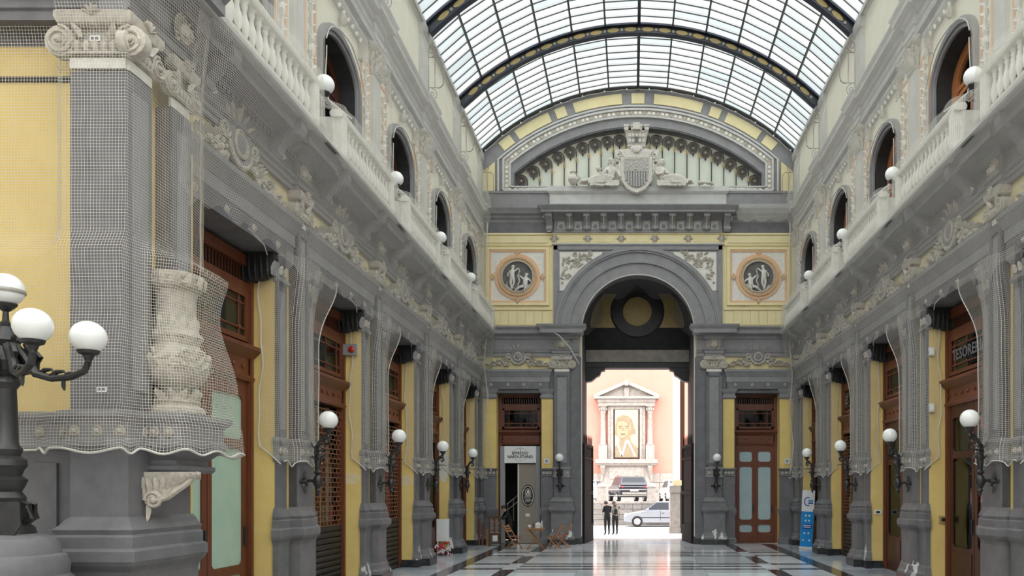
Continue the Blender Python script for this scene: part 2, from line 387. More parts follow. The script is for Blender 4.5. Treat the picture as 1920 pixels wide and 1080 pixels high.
def k_corbel():                                        # leafy bracket at the head of a door jamb
    b = MB(); b.extr([(-.5,5.97),(.08,5.97),(.08,5.86),(.03,5.80),(.02,5.68),(-.03,5.60),(-.12,5.54),(-.5,5.46)], -.19, 0, 'near_black')
    for i in range(4): b.leaf(.02-.0*i, -.16+i*.045, 5.60, pi/2, .24, .06, .05, 'grey_mid', .8)
    for i in range(5):
        x = -.42+i*.1
        b.tube([(x,-.19,5.5),(x+.01,-.235,5.62),(x,-.225,5.8),(x-.01,-.2,5.92)], [.012,.024,.022,.012], 'near_black', 5)
    return b.mesh('corbel')
def k_frieze(m='plaster', sc=1.0):                     # medallion with leaves, scrolls and fruit garlands
    b = MB(); zc = 7.2
    b.lathe([(.36,0),(.36,.08),(.30,.13),(.25,.13),(.22,.09)], (0,0,zc), 'grey_mid', 24, 'x')
    b.lathe([(.215,.05),(.215,.13),(.18,.15),(.17,.12)], (0,0,zc), m, 24, 'x'); b.ball((.09,0,zc), (.07,.16,.16), 'grey_mid', 14, 7)
    for i in range(11):
        a = pi/2+(i-5)*.33
        if abs(i-5) > .5: b.leaf(.06, .3*cos(a), zc+.3*sin(a), a+(.25 if i > 5 else -.25), .30, .09, .05, m, .9)
    b.leaf(.06, 0, zc+.33, pi/2, .27, .13, .08, m, .8)
    random.seed(3)
    for s in (-1, 1):
        b.spiral(.10, s*.43, zc+.05, .13, 1.6, pi if s > 0 else 0, s, .035, m, 5)
        b.spiral(.09, s*.55, zc-.25, .12, 1.4, pi/2, -s, .03, m, 5)
        for i in range(34):
            f = i/33; t = s*(.38+.92*f); z = 6.80+(.34*(1-f)**1.3)*random.random()
            b.ball((.07+.05*random.random(), t, z), .055*(1-.45*f)*(.7+.6*random.random()), m, 6, 4)
        for i in range(10):
            f = i/9; b.leaf(.06, s*(.45+.85*f), 6.80+.22*(1-f), pi/2-s*(.5+.7*random.random()), .26*(1-.4*f), .10, .06, m, .9)
        b.tube([(.04, s*.5, 7.12), (.05, s*.8, 6.98), (.05, s*1.3, 6.86), (.04, s*1.5, 6.9)], [.03,.035,.03,.02], m, 5)
        for i in range(8):
            a = -pi/2+s*(.15+.16*i); b.ball((.1, .33*cos(a), zc+.33*sin(a)-.0), .05, m, 6, 4)
    return b.mesh('frieze_ornament')
def k_entab(half, back=-.05):
    b = MB()
    pr = [(back,7.22),(.08,7.22),(.08,7.32),(.11,7.34),(.11,7.43),(.16,7.47),(.16,7.50),(.08,7.52),(.08,7.86),(.12,7.88),(.12,7.96),(.17,7.98),(.17,8.02),(.40,8.06),(.48,8.06),(.48,8.20),(.56,8.30),(.58,8.36),(back,8.37)]
    b.extr(pr, -half, half, 'grey_mid')
    for i in range(int(half*2/.12)): b.box(.1, .155, -half+.03+i*.12, -half+.09+i*.12, 7.885, 7.96, 'grey_mid')
    return b.mesh('entablature', ang=9)
def k_ressaut():
    b = MB(); b.block(.17, -.25, .25, [(0,7.22),(0,7.32),(.03,7.34),(.03,7.43),(.08,7.47),(.08,7.50),(0,7.52),(0,7.86),(.04,7.88),(.04,7.96),(.09,8.02),(.30,8.06),(.36,8.06),(.36,8.20),(.43,8.30),(.45,8.375),(0,8.38)], 'grey_mid'); return b.mesh('entablature_block', ang=9)
def k_balcony():
    b = MB(); b.block(.0, -1.62, 1.62, [(.66,8.30),(.69,8.33),(.69,8.40),(.66,8.42)], 'grey_pale', back=0)
    for s in (-1, 1):                                   # scrolled consoles under the slab
        t = s*1.05; b.extr([(.05,7.55),(.16,7.5),(.22,7.58),(.24,7.72),(.38,7.9),(.55,7.98),(.6,8.1),(.6,8.3),(.05,8.3)], t-.11, t+.11, 'grey_mid'); b.spiral(.2, t+.12, 7.62, .1, 1.3, 0, 1, .02, 'grey_pale', 4);
    return b.mesh('balcony', ang=9)
def k_rail():
    b = MB(); b.box(.47, .65, -1.5, 1.5, 8.42, 8.50, 'plaster_white'); b.extr([(.46,9.10),(.66,9.10),(.68,9.14),(.68,9.19),(.64,9.23),(.48,9.23),(.44,9.19),(.44,9.14)], -1.58, 1.58, 'plaster_white')
    for s in (-1, 1):
        b.box(.46, .66, s*1.42-.1, s*1.42+.1, 8.42, 9.12, 'plaster_white'); b.box(.0, .5, s*1.5-.06, s*1.5+.06, 8.42, 9.1, 'plaster_white')
    return b.mesh('balustrade_rail')
def k_baluster():
    b = MB(); b.lathe([(.06,8.49),(.06,8.53),(.035,8.55),(.055,8.62),(.075,8.70),(.065,8.78),(.035,8.88),(.03,8.96),(.05,9.0),(.035,9.03),(.06,9.07),(.06,9.11)], (.56,0,0), 'plaster_white', 8); return b.mesh('baluster')
def k_upper_pilaster():
    b = MB(); m = 'grey_pale'
    b.block(.14, -.23, .23, [(.06,8.34),(.06,8.52),(.0,8.58),(0,9.22),(.05,9.27),(.05,9.36)], m)
    b.block(.10, -.2, .2, [(.06,9.36),(.06,9.44),(.03,9.48),(0,9.54),(0,11.46)], m)
    b.box(.10, .115, -.11, .11, 9.75, 11.3, 'grey_pale')
    return b.mesh('upper_pilaster', ang=9)
def k_upper_entab(half, pr_only=False):
    b = MB(); pr = [(-.05,12.04),(.07,12.04),(.07,12.16),(.10,12.18),(.10,12.30),(.13,12.33),(.08,12.35),(.08,12.55),(.14,12.58),(.16,12.66),(.30,12.70),(.30,12.80),(.36,12.88),(.36,12.92),(-.05,12.93)]
    b.extr(pr, -half, half, 'grey_pale'); return b.mesh('upper_entablature', ang=9)
def k_upper_ressaut():
    b = MB(); b.block(.12, -.26, .26, [(.03,12.04),(.03,12.16),(.06,12.18),(.06,12.30),(.09,12.33),(.04,12.35),(.04,12.55),(.10,12.58),(.12,12.66),(.26,12.70),(.26,12.80),(.32,12.88),(.32,12.93),(0,12.94)], 'grey_pale')
    b.block(.12, -.28, .28, [(.05,12.94),(.05,13.08),(0,13.12),(0,14.7),(.05,14.76),(.08,14.86),(.08,15.0),(0,15.02)], 'grey_pale')
    return b.mesh('attic_pilaster', ang=9)
def k_archivolt():
    b = MB(); k = 18; i_ = [(-.92,8.42)]+ellipse_arch(.92,10.45,.58,k)+[(.92,8.42)]; o_ = [(-1.1,8.42)]+ellipse_arch(1.1,10.45,.78,k)+[(1.1,8.42)]; m_ = [(-1.0,8.42)]+ellipse_arch(1.0,10.45,.66,k)+[(1.0,8.42)]
    b.strip(i_, m_, -.02, .05, 'grey_mid'); b.strip(m_, o_, -.02, .09, 'grey_mid')
    b.block(.1, -1.25, 1.25, [(0,11.72),(.05,11.78),(.05,11.86),(.14,11.92),(.16,11.98),(0,12.0)], 'grey_pale')
    for s in (-1, 1):
        b.extr([(0,11.35),(.07,11.35),(.13,11.5),(.16,11.72),(0,11.72)], s*1.16-.07, s*1.16+.07, 'plaster')
        for i in range(3): b.leaf(.09, s*1.16, 11.4+.08*i, -pi/2, .2, .12, .05, 'plaster', .9)
    for i in range(9): b.leaf(.1, (i-4)*.24, 11.62, pi/2, .1, .12, .04, 'plaster_white')
    b.ball((.1,0,11.52), (.08,.09,.13), 'plaster', 8, 6)
    return b.mesh('window_surround')
def k_relief_panel(seed):
    b = MB(); a = .3; z0, z1 = 9.35, 11.55
    b.box(0, .02, -a, a, z0-.12, z1+.12, 'cream')
    for (t0,t1,q0,q1) in ((-a+.04,a-.04,z0,z0+.07),(-a+.04,a-.04,z1-.07,z1),(-a+.04,-a+.12,z0,z1),(a-.12,a-.04,z0,z1)): b.box(.02, .045, t0, t1, q0, q1, 'peach')
    b.box(.02, .03, -a+.12, a-.12, z0+.07, z1-.07, 'peach'); m = 'plaster_white'; random.seed(seed)
    b.box(.03, .034, -a+.15, a-.15, z0+.1, z1-.1, 'cream')
    b.tube([(.05,0,z0+.2),(.07,.02,z0+.9),(.05,0,z1-.2)], [.03,.02,.015], m, 5)
    b.ball((.06,0,z0+.75), (.06,.09,.12), m, 8, 6); b.ball((.07,0,z0+.95), (.05,.06,.07), m, 8, 6)          # a little term figure among the leaves
    for i in range(9):
        z = z0+.2+i*.2
        for s in (-1, 1):
            b.leaf(.04, s*.01, z, pi/2-s*(.7+.4*random.random()), .16, .07, .05, m, 1); b.ball((.06,s*(.05+.06*random.random()),z+.1), .028, m, 6, 4)
        if i%3 == 1:
            for s in (-1, 1): b.spiral(.05, s*.09, z, .055, 1.3, pi/2, s, .016, m, 4)
    return b.mesh('relief_panel')
def k_lamp(low):
    """bracket of a globe lamp; low = the big bracket on the lower piers"""
    b = MB(); m = 'iron'
    if low:
        for a in range(8): b.leaf(.16, 0, 2.24, a*pi/4, .21 if a%2 == 0 else .12, .09, .05, m, .5)
        b.lathe([(.06,.0),(.05,.05),(.02,.08)], (.17,0,2.24), m, 10, 'x'); b.tube([(.2,0,2.24),(.27,0,2.26),(.34,0,2.25),(.42,0,2.25)], [.04,.025,.03,.045], m, 8)
        x = .42
        b.lathe([(.0,1.98),(.025,2.02),(.03,2.06),(.05,2.09),(.03,2.12),(.05,2.15),(.075,2.2),(.08,2.27),(.06,2.33),(.035,2.36),(.065,2.39),(.065,2.41),(.035,2.44),(.045,2.5),(.06,2.58),(.05,2.66),(.03,2.7)], (x,0,0), m, 12)
        b.tube([(x,0,2.66),(x-.03,0,2.75),(x-.02,0,2.84),(x+.05,0,2.95),(x+.13,0,3.0),(x+.19,0,2.98),(x+.2,0,2.92),(x+.155,0,2.89),(x+.12,0,2.92)], [.045,.042,.04,.036,.032,.03,.028,.025,.02], m, 7)
        b.tube([(x+.02,0,2.92),(x+.1,0,3.03),(x+.18,0,3.06)], [.02,.022,.02], m, 6)
        for i in range(4):
            for s in (-1, 1): b.leaf(x, s*.03, 2.6+i*.07, pi/2-s*1.0, .13, .06, .04, m, .8)
        for k in range(5):
            a = 2*pi*k/5; b.tube([(x+.03*cos(a),.03*sin(a),2.62),(x+.10*cos(a),.1*sin(a),2.68),(x+.13*cos(a),.13*sin(a),2.64)], [.025,.018,.008], m, 5)
        b.tube([(x-.02,0,2.8),(x-.1,0,2.86),(x-.12,0,2.93)], [.02,.015,.006], m, 5); b.tube([(x+.0,0,2.78),(x+.16,0,2.79),(x+.27,0,2.78)], [.014,.01,.008], m, 5)
        b.lathe([(.03,3.02),(.02,3.06),(.045,3.1),(.08,3.145),(.09,3.17),(.08,3.175)], (.6,0,0), m, 14)
        g = (.6,0,3.31)
    else:
        m = 'iron_grey'
        for s in (-1, 1): b.leaf(.19, 0, 8.62, s*pi/2, .22, .12, .05, m, .7)
        b.spiral(.22, 0, 8.52, .11, 1.3, pi/2, 1, .03, m, 5); b.tube([(.2,0,8.55),(.27,0,8.47),(.36,0,8.5),(.40,0,8.6),(.36,0,8.7),(.28,0,8.72),(.25,0,8.8),(.3,0,8.92),(.38,0,8.95),(.42,0,8.9)], [.04,.045,.045,.04,.035,.035,.035,.033,.03,.02], m, 7)
        b.tube([(.3,0,8.72),(.42,0,8.74),(.52,0,8.76),(.54,0,8.86),(.54,0,8.96)], [.03,.03,.035,.03,.025], m, 7)
        b.tube([(.54,0,8.78),(.62,0,8.74),(.66,0,8.78)], [.025,.018,.008], m, 5)
        b.lathe([(.03,8.9),(.02,8.93),(.06,8.96),(.09,9.0),(.09,9.02),(.08,9.025)], (.54,0,0), 'iron', 14)
        g = (.54,0,9.16)
    return b.mesh('bracket'), g
def k_globe(r=.16):
    b = MB(); b.ball((0,0,0), r, 'opal', 24, 16); return b.mesh('globe', ang=180)
def k_iron_bracket():                                    # bent iron frame with curls, on the attic piers
    b = MB(); m = 'iron_grey'
    b.tube([(.2,0,13.35),(.52,0,13.35),(.6,0,13.42),(.62,0,13.55),(.62,0,14.0),(.6,0,14.12),(.52,0,14.2),(.2,0,14.2)], .016, m, 6); b.tube([(.38,0,13.35),(.38,0,14.2)], .014, m, 6); b.tube([(.2,0,13.2),(.2,0,14.4)], .018, m, 6)
    for z, s in ((14.2,1),(13.35,-1)):
        pts = []
        for i in range(20):
            f = i/19; a = -pi*.5*s+s*f*3.2*pi; r = .17*(1-f)+.03*f; pts.append((.3+r*cos(a)*.9, 0, z+s*.2+r*sin(a)))
        b.tube(pts, .014, m, 5)
    return b.mesh('iron_bracket')

KM = dict(pilaster=k_pilaster(), pedestal=k_pedestal(), plinth=k_plinth(), side_pilaster=k_side_pilaster(), dado=k_dado(), rosette=k_rosette(), capital=k_capital(), corinthian=k_corinthian(),
    mask=k_mask(), lintel=k_lintel(), corbel=k_corbel(), frieze=k_frieze(), entab=k_entab(BAY/2), ressaut=k_ressaut(), balcony=k_balcony(), rail=k_rail(), baluster=k_baluster(), upper_pilaster=k_upper_pilaster(),
    upper_entab=k_upper_entab(BAY/2), upper_ressaut=k_upper_ressaut(), archivolt=k_archivolt(), relief0=k_relief_panel(1), relief1=k_relief_panel(5), globe=k_globe(), iron=k_iron_bracket())
# the side walls carry a slightly lower cornice and balcony than the end wall
def lowered(key, new=None):
    me = KM[key].copy() if new else KM[key]
    for v in me.vertices:
        z = v.co.z
        if z > 7.22: v.co.z = 7.22+(z-7.22)*.765 if z < 8.37 else (z-.27 if z < 9.3 else (9.03+(z-9.3)*1.245 if z < 10.4 else z))
    KM[new or key] = me
for k_ in ('entab','balcony','rail','baluster','upper_pilaster','archivolt'): lowered(k_)
lowered('ressaut', 'ressaut_side'); lowered('mask', 'mask_side')
KM['lamp_low'], G_LOW = k_lamp(True); KM['lamp_up'], G_UP = k_lamp(False)

# ================================================================== structure: floor
def dark_back(b, x0, x1, y0, y1, z0, z1): b.box(x0, x1, y0, y1, z0, z1, 'dark')
fb = MB(); fb.box(-13, 9, -14, 33.4, -.3, -.024, 'threshold'); floor = fb.build('floor', kind='structure', smooth=False)
tag(floor, 'polished grey marble floor with dark bands', 'floor')
sl = {}
for k in ('marble_light', 'marble_dark', 'marble_blue', 'threshold'):
    b = MB(); g = .0; b.block(0,0,1,[(0,0),(0,1)],k) if 0 else b.box(0,1,0,1,0,1,k); sl[k] = b.mesh('marble_slab', False)
def slab(x0, x1, y0, y1, m):
    g = .004; o = ob('marble_slab', sl[m], floor, (x0+g, y0+g, -.024)); o.scale = (x1-x0-2*g, y1-y0-2*g, .024)
XB = [(-6.6,-5.18,'marble_blue'),(-5.18,-4.76,'marble_dark'),(-4.76,-3.68,'marble_light'),(-3.68,-3.3,'marble_dark')]
cxs = [-3.3,-1.65,0,1.65,3.3]
XB += [(a,b_,'marble_light') for a,b_ in zip(cxs, cxs[1:])] + [(-b_,-a,m) for a,b_,m in reversed(XB)]
for i in range(1, 5):
    y0 = PIER_L[i]-.5
    rows = [(-.85,-.5,2),(-.5,-.1,0),(-.1,.1,1),(.1,.5,0),(.5,.85,2),(.85,2.04,0),(2.04,3.24,0)]
    for x0, x1, m in XB:
        xc = abs(x0+x1)/2
        rs = rows if 3.7 < xc < 4.7 else ([(-.85,.85,0),(.85,3.24,0)] if xc > 4.7 else ([(-.85,-.5,3),(-.5,.5,3),(.5,.85,3),(.85,3.24,0)] if xc > 3.3 else [(-.85,-.55,1),(-.55,-.12,0),(-.12,.12,1),(.12,.55,0),(.55,.85,1),(.85,1.65,0),(1.65,2.45,0),(2.45,3.24,0)]))
        for (a, c, kind) in rs:
            if y0+a < 16.5: continue
            mm = m
            if kind == 1 and xc < 3.7: mm = 'marble_dark'
            if kind == 2: mm = 'marble_dark'
            if kind == 3: mm = 'marble_light'
            slab(x0, x1, y0+a, min(y0+c, 29.7), mm)
for x0, x1, m in XB:                                     # last strip before the end wall and the paving of the archway
    slab(x0, x1, PIER_L[4]-.5+3.24, 29.9, m if m != 'marble_light' else 'marble_light')
for j in range(3):
    for i in range(4): slab(-2.2+i*1.1, -1.1+i*1.1, 29.9+j*1.15, 31.05+j*1.15, 'threshold' if j == 2 else 'marble_blue')

# ================================================================== structure: side walls
def arch_wall(b, yc, sgn, x_of, m):                      # upper wall of one bay with its arched window hole; sgn for the right wall
    k = 18; arc = ellipse_arch(.92, 10.45, .58, k); pts = [(-.92,8.12)]+arc+[(.92,8.12)]
    top = []
    for t, z in pts:
        if z <= 10.45+1e-6: top.append((-2.045 if t < 0 else 2.045, z if z < 10 else 10.45))
        else: top.append((t*2.045/.92, 15.1))
    outer = [(-2.045,8.12)]+[(-2.045,10.45)]+[(-2.045+4.09*i/(k-2), 15.1) for i in range(k-1)]+[(2.045,10.45)]+[(2.045,8.12)]
    vs = []; fs = []
    for (t,z),(T,Z) in zip(pts, outer): vs += [(x_of(0),yc+sgn*t,z),(x_of(0),yc+sgn*T,Z),(x_of(-.45),yc+sgn*t,z)]
    for i in range(len(pts)-1): a = i*3; fs += [(a,a+1,a+4,a+3)]
    b.add(vs, fs, m); fs = []
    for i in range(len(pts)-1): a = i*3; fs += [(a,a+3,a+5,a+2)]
    b.add(vs, fs, 'near_black')
def side_wall(name, sx, piers, sgn, first):
    x_of = lambda n: sx*(HW-n); b = MB()
    def bx(n0, n1, y0, y1, z0, z1, m):
        a, c = sorted((x_of(n0), x_of(n1))); b.box(a, c, y0, y1, z0, z1, m)
    for i, y in enumerate(piers):
        if i < first or (i == 0 and sx < 0): continue
        bx(-.5, 0, y-.725, min(y+.725, 30.2), .2, 5.97, 'yellow'); bx(-.5, .015, y-.74, min(y+.74, 30.2), 0, .2, 'plinth')
    for i in range(first, 5):
        yc = (piers[i]+piers[i+1])/2
        bx(-.5, 0, yc-2.045, yc+2.045, 5.97, 8.12, 'yellow_pale'); arch_wall(b, yc, sgn, x_of, 'cream')
    y0, y1 = piers[first]-.1, 30.2
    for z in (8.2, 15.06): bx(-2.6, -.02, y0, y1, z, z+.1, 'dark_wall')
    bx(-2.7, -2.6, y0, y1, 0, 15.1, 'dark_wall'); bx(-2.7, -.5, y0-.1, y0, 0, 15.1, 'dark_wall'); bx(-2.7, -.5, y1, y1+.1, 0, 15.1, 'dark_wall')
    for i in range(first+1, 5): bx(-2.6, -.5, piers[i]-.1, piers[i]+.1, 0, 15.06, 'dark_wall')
    return b.build(name, kind='structure', smooth=False)
wall_left = side_wall('wall_left', -1, PIER_L, 1, 0); tag(wall_left, 'left arcade wall of the gallery with grey pilasters and yellow jambs', 'wall')
wall_right = side_wall('wall_right', 1, PIER_R, -1, 0); tag(wall_right, 'right arcade wall of the gallery with grey pilasters and yellow jambs', 'wall')

def P(name, key, parent, x, y, rz, t=0, z=0, n=0):       # a part of a wall standing at wall coordinate (n, t, z) of a station
    c, s = cos(rz), sin(rz); return ob(name, KM[key], parent, (x+n*c-t*s, y+n*s+t*c, z), rz)
def sub(name, key, parent, n=0, t=0, z=0): return ob(name, KM[key], parent, (n,t,z))
def pier(wall, x, y, rz, front=True):
    pl = P('pilaster', 'pilaster', wall, x, y, rz); sub('capital', 'capital', pl)
    for s in (-1, 1): P('side_pilaster', 'side_pilaster', wall, x, y, rz, t=s*.5575)
    pe = P('pedestal', 'pedestal', wall, x, y, rz); sub('plinth', 'plinth', pe)
    da = P('dado_band', 'dado', wall, x, y, rz)
    for t in (-.12, .12): sub('rosette', 'rosette', da, .19, t, 2.74)
    for t in (-.64,-.48,.48,.64): sub('rosette', 'rosette', da, .062, t, 2.74)
    r = P('entablature_block', 'ressaut_side', wall, x, y, rz); sub('mask', 'mask_side', r)
    for s in (-1, 1):
        c = P('corbel', 'corbel', wall, x, y, rz, t=s*.725)
        if s > 0: c.rotation_euler = (0,0,rz); c.scale = (1,-1,1)
    upper(wall, x, y, rz)
def upper(wall, x, y, rz):
    u = P('upper_pilaster', 'upper_pilaster', wall, x, y, rz); sub('capital', 'corinthian', u)
    P('attic_pilaster', 'upper_ressaut', wall, x, y, rz)
    for s in (-1, 1): P('relief_panel', 'relief0' if s < 0 else 'relief1', wall, x, y, rz, t=s*.60)
def bay(wall, x, y, rz):
    li = P('lintel', 'lintel', wall, x, y, rz)
    for t in (-1.2,-.4,.4,1.2): sub('rosette', 'rosette', li, .10, t, 6.1)
    P('frieze_ornament', 'frieze', wall, x, y, rz); P('entablature', 'entab', wall, x, y, rz)
    ba = P('balcony', 'balcony', wall, x, y, rz); sub('balustrade_rail', 'rail', ba)
    for i in range(13): sub('baluster', 'baluster', ba, 0, -1.2+i*.2)
    P('window_surround', 'archivolt', wall, x, y, rz); P('upper_entablature', 'upper_entab', wall, x, y, rz)
def patch(i, z0, z1, m, seed, w=1.0):                     # repaired plaster on the jambs that face the hall
    random.seed(seed); b = MB(); k = 18; p = [(-.225+.2*w*cos(2*pi*q/k)*(.9+.2*random.random()), (z0+z1)/2+(z1-z0)/2*sin(2*pi*q/k)*(.8+.3*random.random())) for q in range(k)]
    b.prism(p, 0, .006, m); b.build('plaster_patch', wall_left, (-HW, PIER_L[i]-.725, 0), -pi/2, smooth=False)
mat('patch_pale', (.72,.62,.38), .8, (.66,.54,.30), 6); mat('patch_white', (.70,.68,.62), .8, (.62,.60,.54), 5)
patch(2, 2.2, 2.48, 'patch_pale', 1); patch(3, 2.2, 2.5, 'patch_pale', 2); patch(4, 2.35, 3.5, 'patch_white', 3)
for i in range(6):
    if i >= 1: pier(wall_left, -HW, PIER_L[i], 0); pier(wall_right, HW, PIER_R[i], pi)
    if i < 5:
        bay(wall_left, -HW, PIER_L[i]+BAY/2, 0)
        bay(wall_right, HW, PIER_R[i]+BAY/2, pi)

# ------------------------------------------------------------------ upper windows
def k_window(fr):
    b = MB(); i_ = [(-.66,8.3)]+ellipse_arch(.66,10.4,.41,14)+[(.66,8.3)]; o_ = [(-.94,8.12)]+ellipse_arch(.94,10.45,.60,14)+[(.94,8.12)]
    b.strip(i_, o_, -.42, -.32, 'wood_dark' if fr == 0 else 'wood_orange', True); b.box(-.41,-.33,-.66,.66,10.26,10.36,'wood_dark' if fr == 0 else 'wood_orange'); return b.mesh('window_frame')
def k_case(fr):
    m = 'wood_dark' if fr == 0 else 'wood_orange'; b = MB()
    for t0,t1,z0,z1 in ((-.31,-.24,8.5,10.24),(.24,.31,8.5,10.24),(-.24,.24,8.5,8.62),(-.24,.24,10.15,10.24),(-.24,.24,9.5,9.56)): b.box(-.40,-.35,t0,t1,z0,z1,m)
    return b.mesh('casement')
def k_pane(t0, t1, z0, z1, m='glass'):
    b = MB(); b.box(-.384,-.376,t0,t1,z0,z1,m); return b.mesh('pane', False)
KM['win0'], KM['win1'], KM['case0'], KM['case1'] = k_window(0), k_window(1), k_case(0), k_case(1)
b = MB(); b.prism([(-.64,10.36)]+[(t,z) for t,z in ellipse_arch(.64,10.4,.39,12)]+[(.64,10.36)], -.384, -.376, 'glass'); KM['fan'] = b.mesh('pane', False)
KM['cpane'] = k_pane(-.25,.25,8.6,10.18)
wn = 1
for side, piers, first in (('left', PIER_L, 0), ('right', PIER_R, 1)):
    for i in range(first, 5):
        sx = -1 if side == 'left' else 1; rz = 0 if sx < 0 else pi; f = 0 if sx < 0 else 1
        w = ob('window_%d' % wn, KM['win%d' % f], None, (sx*HW, piers[i]+BAY/2, 0), rz, kind='structure'); wn += 1
        tag(w, '%s-framed arched window above the %s balcony of the %s wall' % ('dark' if f == 0 else 'orange-brown', ORD[i+1] if i < 5 else '', side), 'window')
        sub('pane', 'fan', w)
        for t in (-.33, .33): c = sub('casement', 'case%d' % f, w, 0, t); sub('pane', 'cpane', c)
# ------------------------------------------------------------------ wall lamps and iron brackets
NEAR = {1:'first',2:'second',3:'third',4:'fourth'}
def lamp(key, G, x, y, rz, label):
    o = empty('wall_lamp', label, 'wall lamp', (x,y,0), rz, 'globe lamps along the arcade walls')
    ob('bracket', KM[key], o); gl = ob('globe', KM['globe'], o, G); return o
for i in range(1, 5):
    lamp('lamp_low', G_LOW, -HW, PIER_L[i]+.0, 0, 'black iron globe lamp low on the %s pier of the left wall, past the corner' % NEAR[i])
    lamp('lamp_up', G_UP, -HW, PIER_L[i], 0, 'globe lamp on a curled bracket at balcony height, left wall, %s pier' % NEAR[i])
    lamp('lamp_low', G_LOW, HW, PIER_R[i], pi, 'black iron globe lamp low on the %s pier of the right wall' % NEAR[i])
    lamp('lamp_up', G_UP, HW, PIER_R[i], pi, 'globe lamp on a curled bracket at balcony height, right wall, %s pier' % NEAR[i])
for s in (-1, 1):
    lamp('lamp_low', G_LOW, s*2.98, END, -pi/2, 'black iron globe lamp on the %s pilaster beside the great arch' % ('left' if s < 0 else 'right'))
for i in range(2, 6):
    for sx, piers, nm in ((-1, PIER_L, 'left'), (1, PIER_R, 'right')):
        ob('iron_bracket', KM['iron'], None, (sx*HW, min(piers[i], 29.5), 0), 0 if sx < 0 else pi, 'bent iron bracket with curls under the roof, %s wall, pier %s from the corner' % (nm, ['','','second','third','fourth','fifth'][i]), 'bracket', 'iron brackets under the roof')
# ================================================================== the near left corner pier, turning the wall to face the hall
CY = 8.5; ER = -pi/2                                    # E frame: n towards the camera, t = +X
b = MB()
b.box(-13, -6.40, 8.74, 9.2, 2.9, 7.1, 'yellow'); b.box(-13, -6.0, 8.74, 9.2, 0, 2.9, 'grey'); b.box(-13, -5.95, 8.74, 9.2, 7.1, 8.6, 'grey'); b.box(-13, -6.72, 8.70, 8.75, 1.55, 2.4, 'grey'); b.box(-13, -6.39, 8.72, 8.76, 6.70, 6.76, 'black')
b.box(-6.63, -5.98, 9.0, 10.1, .2, 7.2, 'yellow'); b.box(-6.63, -5.98, 9.0, 10.1, 7.2, 8.4, 'grey')
wall_front = b.build('wall_front', kind='structure', smooth=False); tag(wall_front, 'yellow end wall beside the big grey corner pier, facing the hall', 'wall')
b = MB(); w = .32; pr = [(.17,.22),(.17,.30),(.12,.38),(.07,.46),(.07,1.14),(.09,1.20),(.16,1.27),(.19,1.32),(.19,1.43),(.13,1.46),(.13,1.58),(.10,1.61),(.12,1.66),(.07,1.71),(.04,1.76),(0,1.80)]
b.block(0, -w, w, pr, 'grey', back=-1.25); b.block(0, -w, w, [(0,1.78),(0,2.56)], 'grey', back=-1.2); b.block(0, -w, w, [(.17,0),(.17,.22)], 'plinth', back=-1.25)
for q in range(1): b.block(0, -w-6, -w-.02, [(.10,.0),(.10,1.0),(.06,1.05),(.06,1.16),(0,1.2)], 'grey', back=-.1)
ped = b.build('pedestal', wall_front, (-6.10, CY, 0), ER, smooth=False)
b = MB(); pr = [(.0,2.55),(.05,2.58),(.05,2.64),(.03,2.66),(.03,2.83),(.06,2.87),(.09,2.91),(.09,2.96),(0,2.98)]
b.block(0, -w, w, pr, 'grey_mid', back=-1.2); b.block(-.22, -w-6, -w, pr, 'grey_mid', back=-.3); dado = b.build('dado_band', wall_front, (-6.10, CY, 0), ER)
for t in (-.25,-.0,.25): sub('rosette', 'rosette', dado, .025, t, 2.745)
for t in (-.52,-.8,-1.1,-1.4): sub('rosette', 'rosette', dado, -.19, t, 2.745)
for y in (.25,.5,.75,1.0):
    r_ = sub('rosette', 'rosette', dado, -y, w+.025, 2.745); r_.rotation_euler = (0,0,pi/2)
b = MB(); b.block(0, -w, w, [(0,2.95),(0,6.70)], 'grey', back=-.42)
for s in (-1,): b.box(-.33, -.06, w, w+.015, 3.2, 6.5, 'grey_mid')
sh = b.build('corner_pilaster', wall_front, (-6.10, CY, 0), ER)
KM['cap_c'] = k_capital(.33, .05, 6.72); c = ob('capital', KM['cap_c'], sh)
KM['cap_s'] = k_capital(.21, .03, 6.72); c = ob('capital', KM['cap_s'], sh, (-.21, w, 0), pi/2)
b = MB(); b.block(.36, -.2, .2, [(0,2.95),(0,6.70)], 'grey'); b.box(.36,.375,-.11,.11,3.2,6.45,'grey_mid'); sh2 = b.build('corner_pilaster', wall_front, (-HW, 9.5, 0), 0); ob('capital', KM['cap_s'], sh2, (.36-.03, 0, 0))
b = MB()
pr = [(-.3,7.26),(.0,7.26),(.0,7.36),(.03,7.38),(.03,7.47),(.08,7.50),(.0,7.54),(.0,7.88),(.04,7.9),(.09,8.02),(.32,8.06),(.40,8.06),(.40,8.2),(.5,8.3),(.52,8.38),(-.3,8.38)]
b.extr(pr, -7, w+.05, 'grey'); b.build('entablature', wall_front, (-6.10, CY, 0), ER)
b = MB(); b.extr([(n+.36,z) for n,z in pr], -.55, .75, 'grey_mid'); e2 = b.build('entablature', wall_front, (-HW, 9.0, 0), 0)
m_ = sub('mask', 'mask', e2, .22, .45)
li = MB(); li.block(.36, 9.72-9.9, .2, [(0,5.97),(0,6.3),(.03,6.45),(.1,6.64),(.1,6.72)], 'grey_mid')
